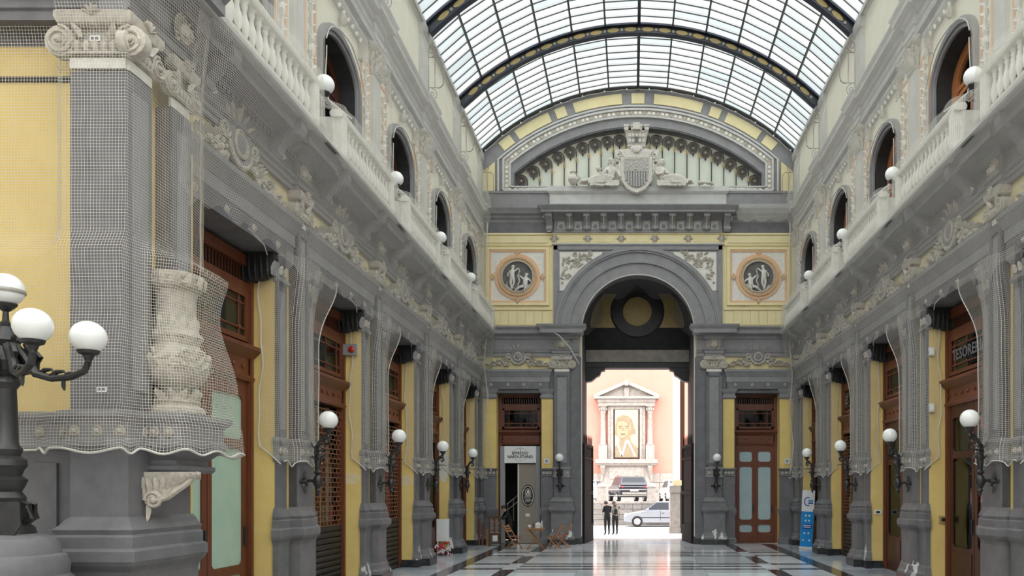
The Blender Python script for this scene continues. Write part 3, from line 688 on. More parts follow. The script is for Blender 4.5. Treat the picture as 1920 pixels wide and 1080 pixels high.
# shelf bracket with the scroll, and the stone urn on it
b = MB(); b.block(.35, -.03, .03, [(.16,2.28),(.34,2.30),(.36,2.33),(.36,2.37),(.30,2.39),(.30,2.44),(.42,2.56)], 'grey', back=.2); b.block(.35, -.03, .03, [(.42,2.56),(.46,2.60),(.46,2.66),(.43,2.68),(.43,2.84),(.47,2.88),(.50,2.92),(.50,2.97),(.30,2.98)], 'grey_mid', back=.2)
shelf = b.build('shelf', wall_front, (-HW, 9.22, 0), 0)
for t in (-.25,-.05,.15): r_ = sub('rosette', 'rosette', shelf, .52+t*.8, -.465, 2.755); r_.rotation_euler = (0,0,-pi/2)
b = MB()                                                 # the scroll, drawn in the (t,z) plane then turned to face the hall
m = 'plaster'
b.prism([(.04,1.96),(.3,2.0),(.5,2.14),(.64,2.26),(.64,2.3),(.0,2.3),(.0,2.1)], -.02, .03, 'plaster')
b.spiral(.05, .14, 1.98, .10, 1.7, pi, -1, .028, m, 6); b.ball((.05,.14,1.98), .04, m)
for i in range(9):
    f = i/8; b.leaf(.02, .08+.52*f, 2.03+.21*f, pi/2*(1-f)+.5*f, .20*(1-.55*f), .11, .05, m, .8)
for i in range(6): b.leaf(.02, .04, 2.0, pi/2+.15+i*.16, .30-.02*i, .07, .05, m, .8)
b.leaf(.02, .06, 1.97, -pi/2+.05, .24, .07, .04, m, .6); b.tube([(.03,.05,1.95),(.04,.3,2.02),(.04,.5,2.16),(.03,.62,2.27)], [.03,.04,.03,.015], m, 6)
b.build('scroll_bracket', wall_front, (-5.80, 8.80, 0), ER)
b = MB(); c = (0,0,0)
b.lathe([(.30,2.98),(.34,3.0),(.34,3.05),(.30,3.08),(.27,3.1),(.29,3.14),(.22,3.2),(.17,3.26),(.2,3.32),(.3,3.38),(.36,3.48),(.385,3.6),(.37,3.7),(.31,3.78),(.27,3.86),(.29,3.93),(.30,3.98),(.27,4.03),(.245,4.1),(.235,4.25),(.235,4.45),(.25,4.54),(.30,4.58),(.33,4.62),(.30,4.66),(.33,4.7),(.33,4.75),(.28,4.77)], c, 'urn_stone', 28)
urn = b.build('urn', None, (-5.66, 9.18, 0), 0, label='large carved cream stone urn on a shelf of the corner pier, under the netting', cat='urn')
random.seed(11); m = 'urn_stone'
b = MB()
for i in range(70):                                      # fruit and flower garland round the belly
    a = -3.4+3.8*random.random(); z = 3.56+.16*random.random(); b.ball((.365*cos(a), .365*sin(a), z), .022+.022*random.random(), m, 6, 4)
b.build('garland', urn, kind='stuff')
b = MB()
for i in range(24): a = 2*pi*i/24; b.ball((.285*cos(a), .285*sin(a), 3.97), .036, m, 6, 4)
b.build('beading', urn, kind='stuff')
for k in range(4):                                       # acanthus shells standing on the belly
    b = MB()
    for i in range(5): b.leaf(.30-.05*abs(i-2)*.3, 0, 3.44, pi/2+(i-2)*.42, .36-.05*abs(i-2), .13, .09, m, .9)
    b.spiral(.36, -.1, 3.72, .07, 1.3, 0, 1, .022, m, 5); b.spiral(.36, .1, 3.72, .07, 1.3, pi, -1, .022, m, 5)
    b.build('shell_carving', urn, (0,0,0), -pi/2-.5+k*pi/2)
for k in range(10):
    b = MB(); b.leaf(.20, 0, 3.10, pi/2, .2, .16, .07, m, .9); b.build('leaf_carving', urn, (0,0,0), 2*pi*k/10); b = MB(); b.leaf(.23, 0, 4.02, pi/2, .22, .13, .04, m, .3); b.build('leaf_carving', urn, (0,0,0), 2*pi*k/10)
for k in range(12): b = MB(); b.leaf(.31, 0, 4.58, pi/2, .17, .15, .04, m, .5); b.build('rim_leaf', urn, (0,0,0), 2*pi*k/12)

urn.scale = (.93,.93,.93); urn.location.z = .2086

# ================================================================== the end wall
ME_ = Matrix.Translation((0,END,0)) @ Matrix.Rotation(ER, 4, 'Z')
def EF(mb, name, parent=None, **k):
    if parent: return mb.build(name, parent, (0, END, 0), ER, **k)
    o = mb.build(name, None, **k); o.data.transform(ME_); return o
def ES(name, key, parent, t, z=0, n=0): return ob(name, KM[key] if isinstance(key, str) else key, parent, (t, END-n, z), ER)
def mir(lo, hi): return ((lo,hi),(-hi,-lo))
def arc(R, zc, tmax, k=24):
    a = math.asin(tmax/R); return [(R*sin(-a+2*a*i/k), zc+R*cos(-a+2*a*i/k)) for i in range(k+1)]
b = MB()
for lo, hi in mir(5.47,6.4): b.box(-.5,0,lo,hi,0,5.83,'yellow')
for lo, hi in mir(2.2,3.72): b.box(-.6,0,lo,hi,0,5.83,'grey')
for lo, hi in mir(3.28,3.72): b.box(-.3,.012,lo,hi,2.9,5.6,'yellow')
for lo, hi in mir(2.2,6.4): b.box(-.6,0,lo,hi,5.83,6.74,'grey'); b.box(-.6,0,lo,hi,6.74,8.27,'yellow_pale')
for lo, hi in mir(3.25,6.4): b.box(-.6,0,lo,hi,8.27,11.97,'yellow_pale')
K = 24; inn = [(2.2*cos(pi-pi*i/K), 8.2+2.2*sin(pi*i/K)) for i in range(K+1)]; out = []
for i in range(K+1):
    a = pi-pi*i/K; c_, s_ = cos(a), sin(a); f = min(3.25/max(abs(c_),1e-6), 3.77/max(s_,1e-6)); out.append((f*c_, 8.2+f*s_))
b.strip(inn, out, -.6, .04, 'grey_mid'); b.box(-.6,0,-6.4,6.4,11.95,13.66,'grey_mid')
LC, R1 = 8.83, 7.29
def lun(R, tm, zb, k=28): return [(-tm,zb)]+arc(R, LC, tm, k)+[(tm,zb)]
roof_out = [(-6.4,13.6)]+[(6.4*(-1+2*i/28), 9.05+sqrt(8.64**2-min(6.13,abs(6.4*(-1+2*i/28)))**2)) for i in range(29)]+[(6.4,13.6)]
b.strip(lun(R1,4.8,13.66), roof_out, -.4, 0, 'grey_mid')
wall_back = EF(b, 'wall_back', kind='structure', smooth=False); tag(wall_back, 'end wall of the gallery with the great arch and the lunette above', 'wall')
# lunette mouldings
b = MB(); b.strip(lun(7.24,4.76,13.72), lun(7.66,4.93,13.72), -.40, -.02, 'grey'); b.strip(lun(7.62,4.90,13.78), lun(7.68,4.97,13.78), 0, .08, 'grey_pale', False); b.strip(lun(7.88,5.15,13.62), lun(7.96,5.22,13.62), 0, .1, 'grey_pale'); b.strip(lun(8.03,5.35,13.6), lun(8.09,5.42,13.6), 0, .07, 'grey_pale')
b.box(0,.09,-5.2,5.2,13.60,13.66,'grey_pale'); b.box(0,.06,-4.95,4.95,13.76,13.80,'grey_pale'); mo = EF(b, 'lunette_moulding', wall_back)
b = MB(); b.strip(lun(7.68,4.97,13.66), lun(7.88,5.15,13.66), 0, .045, 'plaster'); k = 64
for i in range(k):
    a = (i-(k-1)/2)/(k/2)*math.asin(5.05/7.78); b.ball((.05, 7.78*sin(a), LC+7.78*cos(a)), (.035,.075 if i%3 else .05,.075), 'plaster_white' if i%3 else 'plaster', 6, 4)
for s in (-1, 1):
    for z in (13.8,13.98,14.16,14.34,14.52): b.ball((.05, s*5.06, z), (.035,.07,.06), 'plaster_white', 6, 4)
for i in range(44): 
    t = -4.95+9.9*i/43; b.ball((.03, t, 13.70), (.03,.08,.03), 'plaster_white', 6, 4)
b.add([], [], 'plaster'); EF(b, 'ornament_band', wall_back)
for t0, t1 in ((-.25,.25),(.62,2.5),(-2.5,-.62),(2.83,3.25),(-3.25,-2.83),(3.5,4.95),(-4.95,-3.5),(5.18,5.7),(-5.7,-5.18)):
    b = MB(); kk = 8; lo = []; hi = []
    for i in range(kk+1):
        a = t0/8.36+(t1-t0)/8.36*i/kk; lo.append((8.16*sin(a), LC+8.16*cos(a))); hi.append((8.55*sin(a), LC+8.55*cos(a)))
    b.strip(lo, hi, 0, .035, 'yellow_pale'); EF(b, 'arch_panel', wall_back)
for s in (-1, 1):
    b = MB(); t = sorted((s*5.5,s*5.95)); b.prism([(s*5.52,13.5),(s*5.98,13.5),(s*5.98,14.35),(s*5.52,14.75)], 0, .03, 'yellow_pale'); EF(b, 'arch_panel', wall_back)
# lunette glass and its grille of round-headed bars
win = MB(); win.strip(lun(7.2,4.7,13.68), lun(7.34,4.82,13.60), -.36, -.26, 'grey'); lw = EF(win, 'window_%d' % wn, kind='structure'); wn += 1; tag(lw, 'wide arched lunette window with greenish panes behind the coat of arms', 'window')
NB = 20; xs = [-4.78+9.56*i/NB for i in range(NB+1)]
zt = lambda t: LC+sqrt(7.24**2-t*t)
for i in range(NB):                                       # two panes per light: pale upper strip and greener lower pane
    a, c = xs[i], xs[i+1]; f = lambda t: max(13.72, 13.7+ (zt(t)-13.7)*.70 - .0)
    b = MB(); b.prism([(a,13.68),(c,13.68),(c,f(c)),(a,f(a))], -.345, -.335, 'lunette_glass' if i not in (3,4,6) else 'lunette_glass_warm'); EF(b, 'pane', lw, smooth=False)
    b = MB(); b.prism([(a,f(a)),(c,f(c)),(c,zt(c)+.02),(a,zt(a)+.02)], -.345, -.335, 'lunette_glass_warm'); EF(b, 'pane', lw, smooth=False)
for i in range(NB):
    t = (xs[i]+xs[i+1])/2; z = zt(t)-.36; b = MB(); r = .205
    if abs(t) > 4.6: z = 14.0
    b.lathe([(r*.95,0),(r*.95,.02),(r*.72,.03),(r*.7,.01)], (-.28,t,z), 'iron_brown', 16, 'x'); b.lathe([(r*.72,.005),(r*.66,.03),(r*.5,.012),(r*.45,.035),(r*.25,.015)], (-.28,t,z), 'iron_brown', 12, 'x'); b.ball((-.25,t,z), .04, 'plaster', 6, 4)
    b.tube([(-.27, t+.235*cos(a), z+.235*sin(a)) for a in [pi*j/10 for j in range(11)]], .026, 'iron_brown', 5)
    b.tube([(-.27, t+.235, z), (-.27, t+.235, 13.68)], .022, 'iron', 5); b.ball((-.27, t+.235, z-.28), (.05,.05,.12), 'gold', 6, 5); b.leaf(-.27, t, z-.2, -pi/2, .12, .07, .03, 'iron')
    EF(b, 'grille_bar', lw)
# parapet, great cornice with consoles, side cornices
b = MB(); b.block(.10, -3.4, 3.4, [(0,12.85),(0,13.46),(.06,13.5),(.1,13.56),(.1,13.72),(0,13.74)], 'grey_pale'); EF(b, 'parapet', wall_back)
b = MB()
for lo, hi in mir(3.4,6.3): b.block(.04, lo, hi, [(0,12.85),(0,13.5),(.04,13.52),(.04,13.6)], 'grey_mid'); b.block(0, lo, hi, [(.03,12.4),(.05,12.5),(.12,12.55),(.14,12.62),(.26,12.68),(.30,12.8),(.34,12.86)], 'grey_mid'); b.box(0,.03,lo,hi,11.97,12.4,'grey')
EF(b, 'side_cornice', wall_back)
b = MB(); b.block(.14, -3.25, 3.25, [(0,11.97),(0,12.06),(-.02,12.07),(-.02,12.45),(.0,12.46),(.3,12.60),(.44,12.62),(.44,12.70),(.50,12.76),(.56,12.84),(.56,12.88),(0,12.9)], 'grey_mid'); gc = EF(b, 'great_cornice', wall_back)
b = MB(); b.extr([(.1,12.05),(.2,12.05),(.26,12.12),(.22,12.22),(.25,12.32),(.4,12.45),(.5,12.5),(.5,12.62),(.1,12.62)], -.12, .12, 'grey_mid'); b.tube([(.25,0,12.08),(.27,0,12.2),(.3,0,12.35),(.5,0,12.5)], .03, 'plaster', 5); b.lathe([(.05,-.14),(.05,.14)], (.22,0,12.12), 'grey_mid', 8, 'y'); KM['console'] = b.mesh('console')
b = MB(); b.box(.1,.135,-.14,.14,12.1,12.4,'plaster'); b.lathe([(.09,.13),(.09,.15),(.05,.17),(.03,.2)], (0,0,12.22), 'grey_mid', 10, 'x')
for i in range(7): b.leaf(.135, .0, 12.24, pi*i/6, .14, .07, .03, 'grey_pale')
KM['coffer'] = b.mesh('coffer')
for i in range(10):
    if i < 9: ob('console', KM['console'], gc, (0, -2.62+.655*i, 0))
    ob('coffer', KM['coffer'], gc, (0, -2.95+.655*i, 0))
for s in (-1, 1):
    b = MB(); b.extr([(.1,12.0),(.22,12.0),(.28,12.08),(.24,12.2),(.35,12.4),(.5,12.5),(.5,12.62),(.1,12.62)], s*3.4-.12, s*3.4+.12, 'grey_mid'); b.spiral(.2, s*3.42, 12.1, .12, 1.4, 0, s, .03, 'grey_pale', 5); b.spiral(.3, s*3.5, 12.5, .13, 1.3, pi, s, .03, 'grey_pale', 5); b.build('end_console', gc)
# yellow frieze with cartouches
b = MB(); b.box(0,.06,-3.3,3.3,11.58,11.97,'yellow_pale'); b.box(.0,.10,-3.32,3.32,11.93,11.98,'yellow_pale'); b.box(.0,.09,-3.32,3.32,11.55,11.59,'plaster_white'); fz = EF(b, 'yellow_frieze', wall_back)
b = MB()
for s in (-1, 1):
    b.spiral(.08, s*.07, 11.83, .06, 1.3, pi/2, s, .02, 'plaster', 4); b.spiral(.08, s*.06, 11.68, .05, 1.3, -pi/2, -s, .018, 'plaster', 4); b.leaf(.07, s*.06, 11.76, 0 if s > 0 else pi, .13, .08, .04, 'plaster')
b.ball((.08,0,11.76), (.04,.06,.1), 'plaster', 8, 5); KM['cartouche'] = b.mesh('cartouche')
for i in range(6): ob('cartouche', KM['cartouche'], fz, (0, -3.22+1.288*i, 0))
for i in range(5):
    b = MB(); t = -3.22+1.288*i; b.box(.06,.075,t+.2,t+1.09,11.64,11.88,'yellow_pale'); b.build('frieze_panel', fz)
# archivolt and spandrels
def half_ring(b, r0, r1, n0, n1, m, k=32, zc=8.2, drop=0):
    A = [(r0*cos(pi-pi*i/k), zc+r0*sin(pi*i/k)) for i in range(k+1)]; B = [(r1*cos(pi-pi*i/k), zc+r1*sin(pi*i/k)) for i in range(k+1)]; b.strip(A, B, n0, n1, m)
b = MB(); half_ring(b, 2.2, 2.62, -.2, .07, 'grey_mid'); half_ring(b, 2.62, 2.68, 0, .14, 'grey_mid'); half_ring(b, 2.68, 3.02, 0, .11, 'grey_mid'); half_ring(b, 3.02, 3.09, 0, .17, 'grey_mid'); half_ring(b, 3.09, 3.2, 0, .21, 'grey_mid'); half_ring(b, 3.2, 3.25, 0, .15, 'grey_mid')
EF(b, 'archivolt', wall_back)
for s in (-1, 1):
    cur = [(s*3.24*cos(a), 8.2+3.24*sin(a)) for a in [radians(29+i*3.4) for i in range(11)]]
    poly = [(s*3.02,11.25),(s*3.02,cur[0][1])]+[(max(-3.02,min(3.02,t)),min(z,11.25)) for t,z in cur]+[(s*1.35,11.25)]
    b = MB(); b.prism(poly, .03, .055, 'plaster_white'); sp = EF(b, 'spandrel_panel', wall_back, smooth=False)
    b = MB(); random.seed(21); m = 'plaster'
    for i in range(60):
        u = random.random(); v = random.random(); t = 2.95-1.3*u; zmin = 8.2+sqrt(max(0, 3.3**2-t*t)); z = zmin+(11.2-zmin)*(.15+.8*v)
        if z > 11.18: continue
        q = random.random()
        if q < .55: b.leaf(.055, s*t, z, random.random()*6.28, .2, .10, .05, m, .8)
        elif q < .8: b.ball((.07, s*t, z), .035+.02*random.random(), m, 6, 4)
        else: b.spiral(.075, s*t, z, .09, 1.2, random.random()*6, s, .02, m, 4)
    b.build('foliage', sp)
b = MB()
for s in (-1, 1):
    for (t0,t1,z0,z1) in ((3.1,3.25,8.3,11.5),(3.02,3.1,9.75,11.3)):
        a, c = sorted((s*t0,s*t1)); b.box(0,.09 if t0 > 3.05 else .07,a,c,z0,z1,'grey_mid')
b.box(0,.09,-3.25,3.25,11.33,11.56,'grey_mid'); b.box(.09,.12,-3.25,3.25,11.5,11.56,'grey_mid'); EF(b, 'arch_surround', wall_back)
# side compartments with the round reliefs
for s in (-1, 1):
    lo, hi = sorted((s*3.32, s*6.0)); tc = s*4.64
    b = MB(); b.box(0,.05,lo,hi,11.5,11.97,'yellow_pale'); b.box(.05,.08,lo+.15,hi-.15,11.6,11.88,'yellow_pale'); b.box(.05,.1,lo,hi,11.9,11.97,'yellow_pale'); EF(b, 'yellow_band', wall_back)
    for i in range(8):
        b = MB(); t = lo+.04+i*(hi-lo-.08)/8; b.box(0,.03,t+.012,t+(hi-lo-.08)/8-.012,8.45,9.0,'yellow_pale'); EF(b, 'upright_board', wall_back, smooth=False)
    b = MB(); b.box(0,.06,lo,hi,9.02,9.12,'yellow_pale')
    o_, i2 = [(tc-1.22,9.2),(tc+1.22,9.2),(tc+1.22,11.44),(tc-1.22,11.44)], [(tc-1.1,9.3),(tc+1.1,9.3),(tc+1.1,11.34),(tc-1.1,11.34)]
    b.strip(i2, o_, 0, .09, 'yellow_pale', True); i3 = [(tc-1.02,9.38),(tc+1.02,9.38),(tc+1.02,11.26),(tc-1.02,11.26)]; b.strip(i3, i2, 0, .06, 'peach', True)
    b.box(0,.03,tc-1.02,tc+1.02,9.38,11.26,'plaster_white'); mp = EF(b, 'relief_frame', wall_back, smooth=False)
    zc = 10.3; b = MB(); k = 40; ci = lambda r: [(tc+r*cos(2*pi*i/k), zc+r*sin(2*pi*i/k)) for i in range(k)]
    b.strip(ci(.74), ci(.88), .03, .07, 'peach', True); b.strip(ci(.69), ci(.75), .03, .12, 'ochre', True); b.strip(ci(.60), ci(.70), .03, .09, 'ochre', True); b.strip(ci(.58), ci(.62), .03, .12, 'plaster', True)
    for a in range(4):
        t, z = tc+.96*cos(a*pi/2), zc+.93*sin(a*pi/2); b.prism([(t+.1*cos(q*pi/2), z+.13*sin(q*pi/2)) for q in range(4)], .03, .09, 'ochre')
    b.build('roundel_ring', mp); b = MB(); b.lathe([(.6,.03),(.6,.04)], (0,tc,zc), 'stone_dark', 32, 'x'); plate = b.build('roundel_ground', mp)
    PLATES = globals().setdefault('PLATES', []); PLATES.append((s, tc, zc, mp))
# lower storey of the end wall
KM['pil_e'] = k_pilaster(.30, .17, 1.79, 6.63); KM['ped_e'] = k_pedestal(.36, .22, False); KM['plinth_e'] = k_plinth(.36, .22, False); KM['cap_e'] = k_capital(.32, .17); KM['dado_e'] = k_dado(.30, .17, False)
KM['lintel_e'] = k_lintel(1.28)
for s in (-1, 1):
    t = s*2.92
    pl = ES('pilaster', 'pil_e', wall_back, t); ob('capital', KM['cap_e'], pl); pe = ES('pedestal', 'ped_e', wall_back, t); ob('plinth', KM['plinth_e'], pe)
    da = ES('dado_band', 'dado_e', wall_back, t); r = ES('entablature_block', 'ressaut', wall_back, t); r.scale = (1,1.35,1); ob('mask', KM['mask'], r)
    for q in (-.2,.2): sub('rosette', 'rosette', da, .19, q, 2.74)
    li = ES('lintel', 'lintel_e', wall_back, s*4.7)
    for q in (-.95,-.3,.3,.95): sub('rosette', 'rosette', li, .1, q, 6.14)
    fo = ES('frieze_ornament', 'frieze', wall_back, s*4.62); fo.scale = (1,.86,.86); fo.location.z = 1.02
    b = MB(); lo, hi = sorted((s*2.25, s*6.2)); b.extr([(-.05,7.22),(.08,7.22),(.08,7.36),(.12,7.38),(.16,7.48),(.08,7.52),(.08,7.88),(.14,7.9),(.14,7.98),(.2,8.02),(.36,8.06),(.36,8.2),(.44,8.28),(.44,8.33),(-.05,8.35)], lo, hi, 'grey_mid'); EF(b, 'entablature', wall_back)
    for (t0, t1) in ((3.28,3.74),(5.46,5.95)):          # caps, yellow panels' dado and base at both sides of the door
        lo, hi = sorted((s*t0, s*t1)); b = MB()
        b.block(.04, lo, hi, [(0,5.6),(.04,5.66),(.04,5.70),(0,5.73),(0,5.80),(.06,5.88),(.08,5.97)], 'grey_mid'); EF(b, 'pier_cap', wall_back)
        b = MB(); b.block(.05, lo, hi, [(.05,0),(.05,.2),(.0,.24),(0,1.1),(.05,1.2),(.05,1.35),(0,1.4),(0,2.6),(.03,2.62),(.0,2.66),(0,2.82),(.05,2.88),(.05,2.92)], 'grey'); dd = EF(b, 'pier_dado', wall_back)
        for q in range(3): sub('rosette', 'rosette', dd, .05, lo+.1+q*(hi-lo-.2)/2, 2.74)
    b = MB(); b.box(-.6,.06,s*2.45-.26,s*2.45+.26,.0,7.2,'grey'); b.box(.05,.075,s*2.44-.13,s*2.44+.13,1.9,7.1,'grey'); b.block(.08,s*2.45-.26,s*2.45+.26,[(.05,0),(.05,.2),(.0,.22)],'plinth'); EF(b, 'arch_jamb', wall_back)
# passage behind the arch
b = MB()
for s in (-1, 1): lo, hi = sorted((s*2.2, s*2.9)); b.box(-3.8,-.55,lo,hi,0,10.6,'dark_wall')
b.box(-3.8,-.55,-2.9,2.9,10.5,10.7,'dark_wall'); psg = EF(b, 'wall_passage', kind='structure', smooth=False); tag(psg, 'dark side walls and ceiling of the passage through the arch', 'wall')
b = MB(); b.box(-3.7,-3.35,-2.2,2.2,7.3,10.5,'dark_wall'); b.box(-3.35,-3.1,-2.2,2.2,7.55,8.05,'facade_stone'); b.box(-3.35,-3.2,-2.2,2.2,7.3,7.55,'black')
for s in (-1, 1): b.prism([(s*2.2,7.32),(s*1.35,7.32),(s*1.4,7.2),(s*1.55,7.16),(s*1.6,7.0),(s*1.75,6.92),(s*1.95,6.75),(s*2.2,6.7)], -3.6, -3.2, 'black')
scr = EF(b, 'wall_screen', kind='structure', smooth=False); tag(scr, 'dark screen wall with round and curved openings above the street exit', 'wall')
b = MB(); k = 28; b.lathe([(.62,0),(.62,.02),(.55,.03)], (-3.35,0,9.74), 'gold', 32, 'x'); EF(b, 'round_panel', scr)
b = MB(); half_ring(b, .64, 1.1, -3.36, -3.28, 'black', zc=9.74); A = [(.64*cos(2*pi*i/k), 9.74+.64*sin(2*pi*i/k)) for i in range(k)]; B = [(1.1*cos(2*pi*i/k), 9.74+1.1*sin(2*pi*i/k)) for i in range(k)]; b.strip(A, B, -3.36, -3.25, 'black', True); EF(b, 'panel_ring', scr)
for s in (-1, 1):
    o1 = [(s*2.02*cos(a), 9.05+2.02*sin(a)) for a in [radians(2+i*5.8) for i in range(11)]]; i1 = [(s*(1.16*cos(a)), 9.74+1.16*sin(a)) for a in [radians(62-i*10) for i in range(11)]]
    b = MB(); b.prism([(s*1.98,9.05)]+o1+i1+[(s*.95,9.05)], -3.36, -3.33, 'gold'); EF(b, 'curved_panel', scr, smooth=False)
# doors of the passage: two tall iron leaves folded back
for s in (-1, 1):
    g = empty('iron_gate_leaf', 'tall black iron gate leaf folded back on the %s side of the arch' % ('left' if s < 0 else 'right'), 'gate', (s*2.16, END+.25, 0), s*.13, 'gate leaves of the arch')
    b = MB(); y1 = 1.9
    for (a, c, z0, z1) in ((0,.12,0,3.9),(y1-.12,y1,0,3.9),(.12,y1-.12,0,.7),(.12,y1-.12,1.9,2.05),(.12,y1-.12,3.3,3.4),(.12,y1-.12,3.78,3.9)): b.box(min(0,-s*.09),max(0,-s*.09),a,c,z0,z1,'gate_iron')
    b.box(min(-s*.02,-s*.05),max(-s*.02,-s*.05),.1,y1-.1,.6,3.85,'gate_iron'); ob('frame', b.mesh('frame', False), g)
    b = MB(); b.tube([(0,0,3.9),(0,y1,3.9)], .02, 'gate_iron', 4)
    for i in range(9):
        y = .1+i*(y1-.2)/8; b.tube([(-s*.04,y,3.35),(-s*.04,y,4.15),(-s*.04,y,4.3)], [.018,.018,.004], 'gate_iron', 5)
    ob('spikes', b.mesh('spikes'), g)
EF_PEOPLE = True
# ================================================================== the glass roof
RC, RR = 9.01, 8.64; TH = math.asin(HW/RR); NP = 12
def rp(a, r=RR): return (r*sin(a), RC+r*cos(a))
angs = [-TH+2*TH*i/NP for i in range(NP+1)]
ceil_ = empty('ceiling', 'curved glass and iron roof over the gallery', 'roof', kind='structure')
Y0, Y1 = PIER_L[0]+.6, END+.1
ribs = [PIER_L[i] for i in range(1, 6)]
# one glass pane mesh per column, shared by every bay
NY = 10; DY = BAY/NY
pm = []
for j in range(NP):
    (x0,z0),(x1,z1) = rp(angs[j]), rp(angs[j+1]); b = MB(); ux, uz = x1-x0, z1-z0; L = sqrt(ux*ux+uz*uz); nx, nz = -uz/L*.012, ux/L*.012; s = .012
    a0 = (x0+ux*s, z0+uz*s); a1 = (x1-ux*s, z1-uz*s)
    b.add([(a0[0],.01,a0[1]-.03),(a1[0],.01,a1[1]-.03),(a1[0],DY-.01,a1[1]+.03),(a0[0],DY-.01,a0[1]+.03)]+[(a0[0]+nx,.01,a0[1]-.03+nz),(a1[0]+nx,.01,a1[1]-.03+nz),(a1[0]+nx,DY-.01,a1[1]+.03+nz),(a0[0]+nx,DY-.01,a0[1]+.03+nz)],
          [(0,1,2,3),(7,6,5,4),(0,4,5,1),(1,5,6,2),(2,6,7,3),(3,7,4,0)], 'roof_glass'); pm.append(b.mesh('pane', False))
rest = MB(); n_p = 0
for k in range(-4,5):  # bays before the corner are unseen glass, added to filter light on the foreground
    for q in range(NY):
        y = PIER_L[0]+BAY*k+q*DY
        for j in range(NP):
            full = k >= 3 or (k == 2 and q >= 5 and n_p < 300)
            if full and n_p < 300: ob('pane', pm[j], ceil_, (0,y,0)); n_p += 1
            else:
                me = pm[j]; rest.add([(v.co.x, v.co.y+y, v.co.z) for v in me.vertices], [tuple(p.vertices) for p in me.polygons], 'roof_glass')
rest.build('panes_beyond', ceil_, kind='stuff', smooth=False)
bar = MB(); pts = [(x, 0, z-.02) for x, z in [rp(a, RR-.01) for a in [-TH+2*TH*i/NP for i in range(NP+1)]]]
bar.tube(pts, .026, 'purlin', 4); bm_ = bar.mesh('glazing_bar')
for k in range(5):
    for q in range(NY): ob('glazing_bar', bm_, ceil_, (0, PIER_L[k]+q*DY, 0))
for j, a in enumerate(angs):
    x, z = rp(a, RR-.05); b = MB(); w = .05 if j == NP//2 else .028
    b.box(-w, w, PIER_L[0], END, -.06, .04, 'iron_blue' if j == NP//2 else 'purlin'); b.build('purlin', ceil_, (x,0,z), (0,a,0), smooth=False)
rib = MB(); NA = 48
def hoop(r0, r1, y0, y1, m):
    vs = []; fs = []
    for i in range(NA+1):
        a = -TH*1.0+2*TH*i/NA
        for r, y in ((r0,y0),(r1,y0),(r1,y1),(r0,y1)): x, z = rp(a, r); vs.append((x,y,z))
    for i in range(NA):
        A = i*4; B = A+4
        for q in range(4): fs.append((A+q,A+(q+1)%4,B+(q+1)%4,B+q))
    fs += [(0,1,2,3),(NA*4+3,NA*4+2,NA*4+1,NA*4)]; rib.add(vs, fs, m)
hoop(RR-.40, RR-.36, -.11, .11, 'iron_blue'); hoop(RR-.12, RR-.06, -.11, .11, 'iron_blue'); hoop(RR-.38, RR-.08, -.015, .015, 'iron')
rib_me = rib.mesh('rib')
ov = MB(); ov.lathe([(1,-.03),(1,.03)], (0,0,0), 'gold', 14, 'y'); ov_me = ov.mesh('rib_oval'); ov2 = MB(); ov2.lathe([(1,-.03),(1,.03)], (0,0,0), 'iron_grey', 8, 'y'); ov2_me = ov2.mesh('rib_disc')
for y in ribs[1:4]:
    r = ob('rib', rib_me, ceil_, (0,y,0))
    for i in range(22):
        a = -TH*.95+2*TH*.95*(i+.5)/22; x, z = rp(a, RR-.24); o = ob('rib_oval', ov_me, r, (x,0,z), (0,a,0)); o.scale = (.2,1,.075)
        a += TH*.95/22; x, z = rp(a, RR-.24); o = ob('rib_disc', ov2_me, r, (x,0,z), (0,a,0)); o.scale = (.05,1,.05)
b = MB()                                                   # iron edge against the end wall with its string of white clips
pts = [(x, END-.12, z) for x, z in [rp(-TH+2*TH*i/40, RR-.08) for i in range(41)]]; b.tube(pts, .07, 'iron', 6); b.build('edge_iron', ceil_)
cb = MB(); cb.tube([(x, END-.22, z) for x, z in [rp(-TH*.97+2*TH*.97*i/60, RR-.20-.02*(i%3)) for i in range(61)]], .012, 'cord', 4)
for i in range(0, 61, 4): x, z = rp(-TH*.97+2*TH*.97*i/60, RR-.2); cb.ball((x, END-.22, z), .03, 'white', 6, 4)
cb.build('string_of_clips', None, label='thin white cord with clips strung under the glass roof edge at the end wall', cat='cord')
for sx, nm, piers in ((-1,'left',PIER_L),(1,'right',PIER_R)):
    b = MB(); x = sx*HW; a, c = sorted((x-sx*.16, x+sx*.5)); b.box(a, c, PIER_L[0], END, 15.0, 15.12, 'grey_pale'); b.box(min(x-sx*.04,x+sx*.4), max(x-sx*.04,x+sx*.4), PIER_L[0], END, 15.1, 15.3, 'iron_grey'); o = b.build('trim_%d' % (1 if sx < 0 else 2), kind='structure', smooth=False); tag(o, 'gutter ledge at the foot of the glass roof, %s side' % nm, 'trim')

# the crossing hall behind the camera: unseen walls and glass added to dim the foreground
b = MB(); b.box(-13.2,13.2,-13.5,-13.2,0,15,'offwhite'); b.box(-13.3,-13,-13.4,9.1,0,15,'offwhite'); b.box(13,13.3,-13.4,9.3,0,15,'offwhite'); b.box(6.13,13.2,9.0,9.2,0,15,'offwhite'); b.box(-13.2,-5.95,8.76,9.3,8.4,15,'offwhite')
b.box(-13.2,-6.1,-13.4,9.2,15,15.02,'roof_glass'); b.box(6.1,13.2,-13.4,9.2,15,15.02,'roof_glass')
o = b.build('wall_unseen', kind='structure', smooth=False); tag(o, 'unseen walls and glass of the crossing hall, added to dim the near foreground', 'wall')
